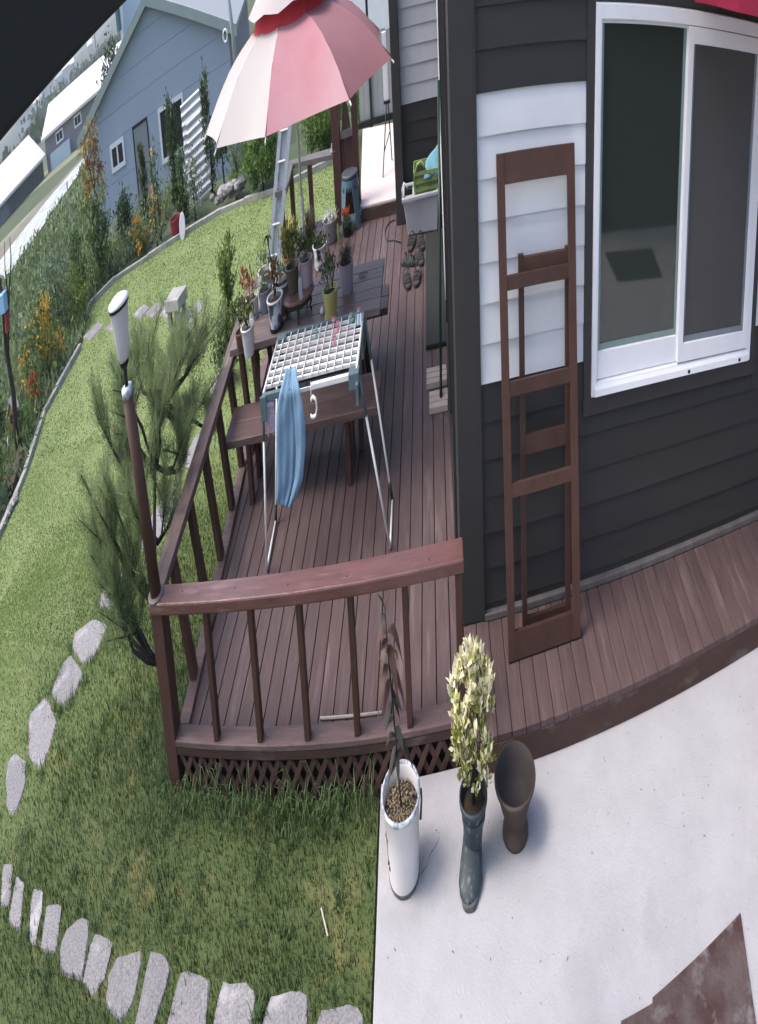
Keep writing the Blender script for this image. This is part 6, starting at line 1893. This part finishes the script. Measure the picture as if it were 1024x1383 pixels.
# ------------------------------------------------------------------ far barns, houses, poles, trees
def barn(name, label, A_, B_, eave, ridge, depth, roofm, wallm, wins, base):
    A_, B_ = Vector((*A_, 0)), Vector((*B_, 0))
    d = (B_ - A_)
    L_ = d.length
    d.normalize()
    back = Vector((-d.y, d.x, 0))
    if back.dot(A_) < 0:
        back = -back
    t = thing(name, (A_ + B_) / 2 + Vector((0, 0, base)), label, 'barn')

    def Q(s, dd, z):
        return A_ + d * s + back * dd + Vector((0, 0, z))
    MB().hexa([Q(0, 0, base), Q(L_, 0, base), Q(L_, 2 * depth, base), Q(0, 2 * depth, base), Q(0, 0, eave), Q(L_, 0, eave), Q(L_, 2 * depth, eave), Q(0, 2 * depth, eave)]).build('wall', wallm, t)
    MB().extrude([Q(-0.4, -0.5, eave - 0.05), Q(-0.4, depth, ridge), Q(-0.4, 2 * depth + 0.5, eave - 0.05), Q(-0.4, 2 * depth + 0.5, eave + 0.12), Q(-0.4, depth, ridge + 0.2), Q(-0.4, -0.5, eave + 0.12)], d * (L_ + 0.8)).build('roof', roofm, t)
    for s, w, z0, z1 in wins:
        f = MB().hexa([Q(s, -0.08, z0), Q(s + w, -0.08, z0), Q(s + w, -0.005, z0), Q(s, -0.005, z0), Q(s, -0.08, z1), Q(s + w, -0.08, z1), Q(s + w, -0.005, z1), Q(s, -0.005, z1)]).build('window', M['pvc'], t)
        for k in (0, 1):
            MB().hexa([Q(s + w * (.12 + .41 * k), -0.10, z0 + .12), Q(s + w * (.47 + .41 * k), -0.10, z0 + .12), Q(s + w * (.47 + .41 * k), -0.081, z0 + .12), Q(s + w * (.12 + .41 * k), -0.081, z0 + .12),
                       Q(s + w * (.12 + .41 * k), -0.10, z1 - .12), Q(s + w * (.47 + .41 * k), -0.10, z1 - .12), Q(s + w * (.47 + .41 * k), -0.081, z1 - .12), Q(s + w * (.12 + .41 * k), -0.081, z1 - .12)]).build('pane', M['paneblack'], f)
    return t, Q


t, Q = barn('barn', 'grey walled barn with a white roof and two windows behind the gable', (-58.0, 62.4), (-45.0, 67.0), -0.85, 0.55, 4.2, M['roof_white'], M['greywall2'], [(2.0, 1.3, -1.75, -1.05), (5.3, 1.3, -1.75, -1.05), (9, 1.3, -1.75, -1.05)], -3.1)
MB().hexa([Q(0.9, -0.6, -3.1), Q(4.4, -0.6, -3.1), Q(4.4, -0.15, -3.1), Q(0.9, -0.15, -3.1), Q(0.9, -0.6, -1.95), Q(4.4, -0.6, -1.95), Q(4.4, -0.15, -1.95), Q(0.9, -0.15, -1.95)]).build('tank', M['bluewhite'], t)
barn('barn', 'long low barn with a glaring white roof at the left edge', (-63.5, 40.0), (-58.2, 61.6), -1.80, -0.05, 4.0, M['roof_white'], mat('barn_wall', (0.13, 0.15, 0.16), 0.7, (0.06, 0.07, 0.07), 0.25, col3=(0.34, 0.36, 0.38), scale3=0.12), [(8, 1.4, -2.5, -1.95)], -3.1)
far_h = [(64.4, 119.0, 20, 8, 0.0), (80, 108, 13, 6, 1), (89.5, 98, 11, 9, 0), (34.6, 155, 14, 8, 0), (38.2, 147, 12, 7, 1), (58.5, 132, 9, 5, 1), (121.7, 64, 7, 5, 0), (49, 141, 8, 5, 0), (25, 160, 9, 6, 1), (97, 92, 8, 7, 0)]
Mc = cam.matrix_world.to_3x3()


def far_dir(px, py):
    # direction of a far landmark as measured in the survey of the view
    lon = R(-41.176725 + (44.974957 + 41.176725) * px / 1024)
    lat = R(15.483488 - (15.483488 + 23.675333) * py / 1383)
    return Mc @ Vector((math.cos(lat) * math.sin(lon), math.sin(lat), -math.cos(lat) * math.cos(lon)))


HOUSES = []
for px, py, w, h, k in far_h:
    v = far_dir(px, py)
    hh = math.hypot(v.x, v.y)
    r_ = 500
    HOUSES.append((v.x / hh * r_, v.y / hh * r_, 2.7 + v.z / hh * r_, w * 0.62, h * 0.40, k))
for i, (x, y, z, w, h, k) in enumerate(HOUSES):
    t = thing('far_house', (x, y, z - h), 'small pale house on the distant slope', 'house', 'distant houses below the hills')
    d = Vector((y, -x, 0)).normalized()
    n_ = Vector((x, y, 0)).normalized()
    P0 = Vector((x, y, 0))
    q = lambda a, c, zz: P0 + d * a + n_ * c + Vector((0, 0, zz))
    MB().hexa([q(-w / 2, 0, z - 5), q(w / 2, 0, z - 5), q(w / 2, 8, z - 5), q(-w / 2, 8, z - 5), q(-w / 2, 0, z + h / 2), q(w / 2, 0, z + h / 2), q(w / 2, 8, z + h / 2), q(-w / 2, 8, z + h / 2)]).build('wall', M['house_far'], t)
    MB().extrude([q(-w / 2 - .4, -0.5, z + h / 2), q(-w / 2 - .4, 4, z + h / 2 + 1.6), q(-w / 2 - .4, 8.5, z + h / 2)], d * (w + .8)).build('roof', M['roof_white'] if k == 0 else M['roof_grey'], t)
# utility poles
for (x, y, z0, z1, lb) in ((-166.3, 205.3, -5.5, -0.2, 'pale utility pole standing left in the far field'), (-194.2, 263.6, -8.5, 2.4, 'tall dark utility pole in the far field near the gable')):
    t = thing('utility_pole', (x, y, z0), lb, 'utility pole')
    MB().tube([(x, y, z0), (x, y, z1)], 0.28, 8).build('shaft', M['ledge'] if z1 > 0 else M['curb'], t)
    MB().box(x - 1.0, x + 1.0, y - 0.1, y + 0.1, z1 - 1.0, z1 - 0.8).build('crossarm', M['ledge'], t)
# bottle post in the weeds
bp_ = thing('field_marker', (-27.6, 31.7, -2.6), 'thin pale marker post in the weeds before the field', 'post')
MB().tube([(-27.6, 31.7, -2.7), (-27.6, 31.7, -0.9)], 0.05, 8).build('shaft', M['curb'], bp_)
MB().tube([(-27.6, 31.7, -0.9), (-27.6, 31.7, -0.75)], 0.09, 8).build('cap', M['whitem'], bp_)
# far tree belts read as one mass
pts = []
for (xa, ya, xb, yb, n_, hh) in ((-235, 240, -170, 300, 900, 5.0), (-262, 270, -175, 350, 900, 6.0), (-300, 330, -180, 430, 900, 7.0), (-150, 130, -118, 160, 250, 2.2)):
    t_ = rng.uniform(size=n_)
    x = xa + (xb - xa) * t_ + rng.normal(size=n_) * 4
    y = ya + (yb - ya) * t_ + rng.normal(size=n_) * 4
    z = low_z(np.hypot(x, y)) + hh * rng.uniform(0, 1, n_) * (0.6 + 0.4 * np.sin(t_ * 40) ** 2)
    pts.append(np.stack([x, y, z], 1))
tag(np_mesh('far_treeline', leaf_quads(np.concatenate(pts), 2.6, 1.8, 0.6, 0.1), 4, M['lf_dark']), kind='stuff')
# dark tree standing on the right by the gable roof, far side
shrub('far_tree', 'dark tree beyond the roof edge of the gable building', 'tree', (-33.0, 47.0, -2.6), 4.6, 2.4, M['lf_dark'], 0.35, 1500, 'ell', 0, 30, 0.3)

# ------------------------------------------------------------------ haze: pale moist air over the far fields
hz = MB().box(-1100, 1100, -120, 1150, -40, 60).build('haze', bpy.data.materials.new('haze'), origin=(0, 0, -40))
hm = hz.data.materials[0]
hm.use_nodes = True
hn, hl = hm.node_tree.nodes, hm.node_tree.links
hn.remove(hn['Principled BSDF'])
pv = hn.new('ShaderNodeVolumePrincipled')
pv.inputs['Color'].default_value = (0.86, 0.92, 0.97, 1)
pv.inputs['Density'].default_value = 0.0006
pv.inputs['Anisotropy'].default_value = 0.0
hl.new(pv.outputs[0], hn['Material Output'].inputs['Volume'])
tag(hz, kind='stuff')
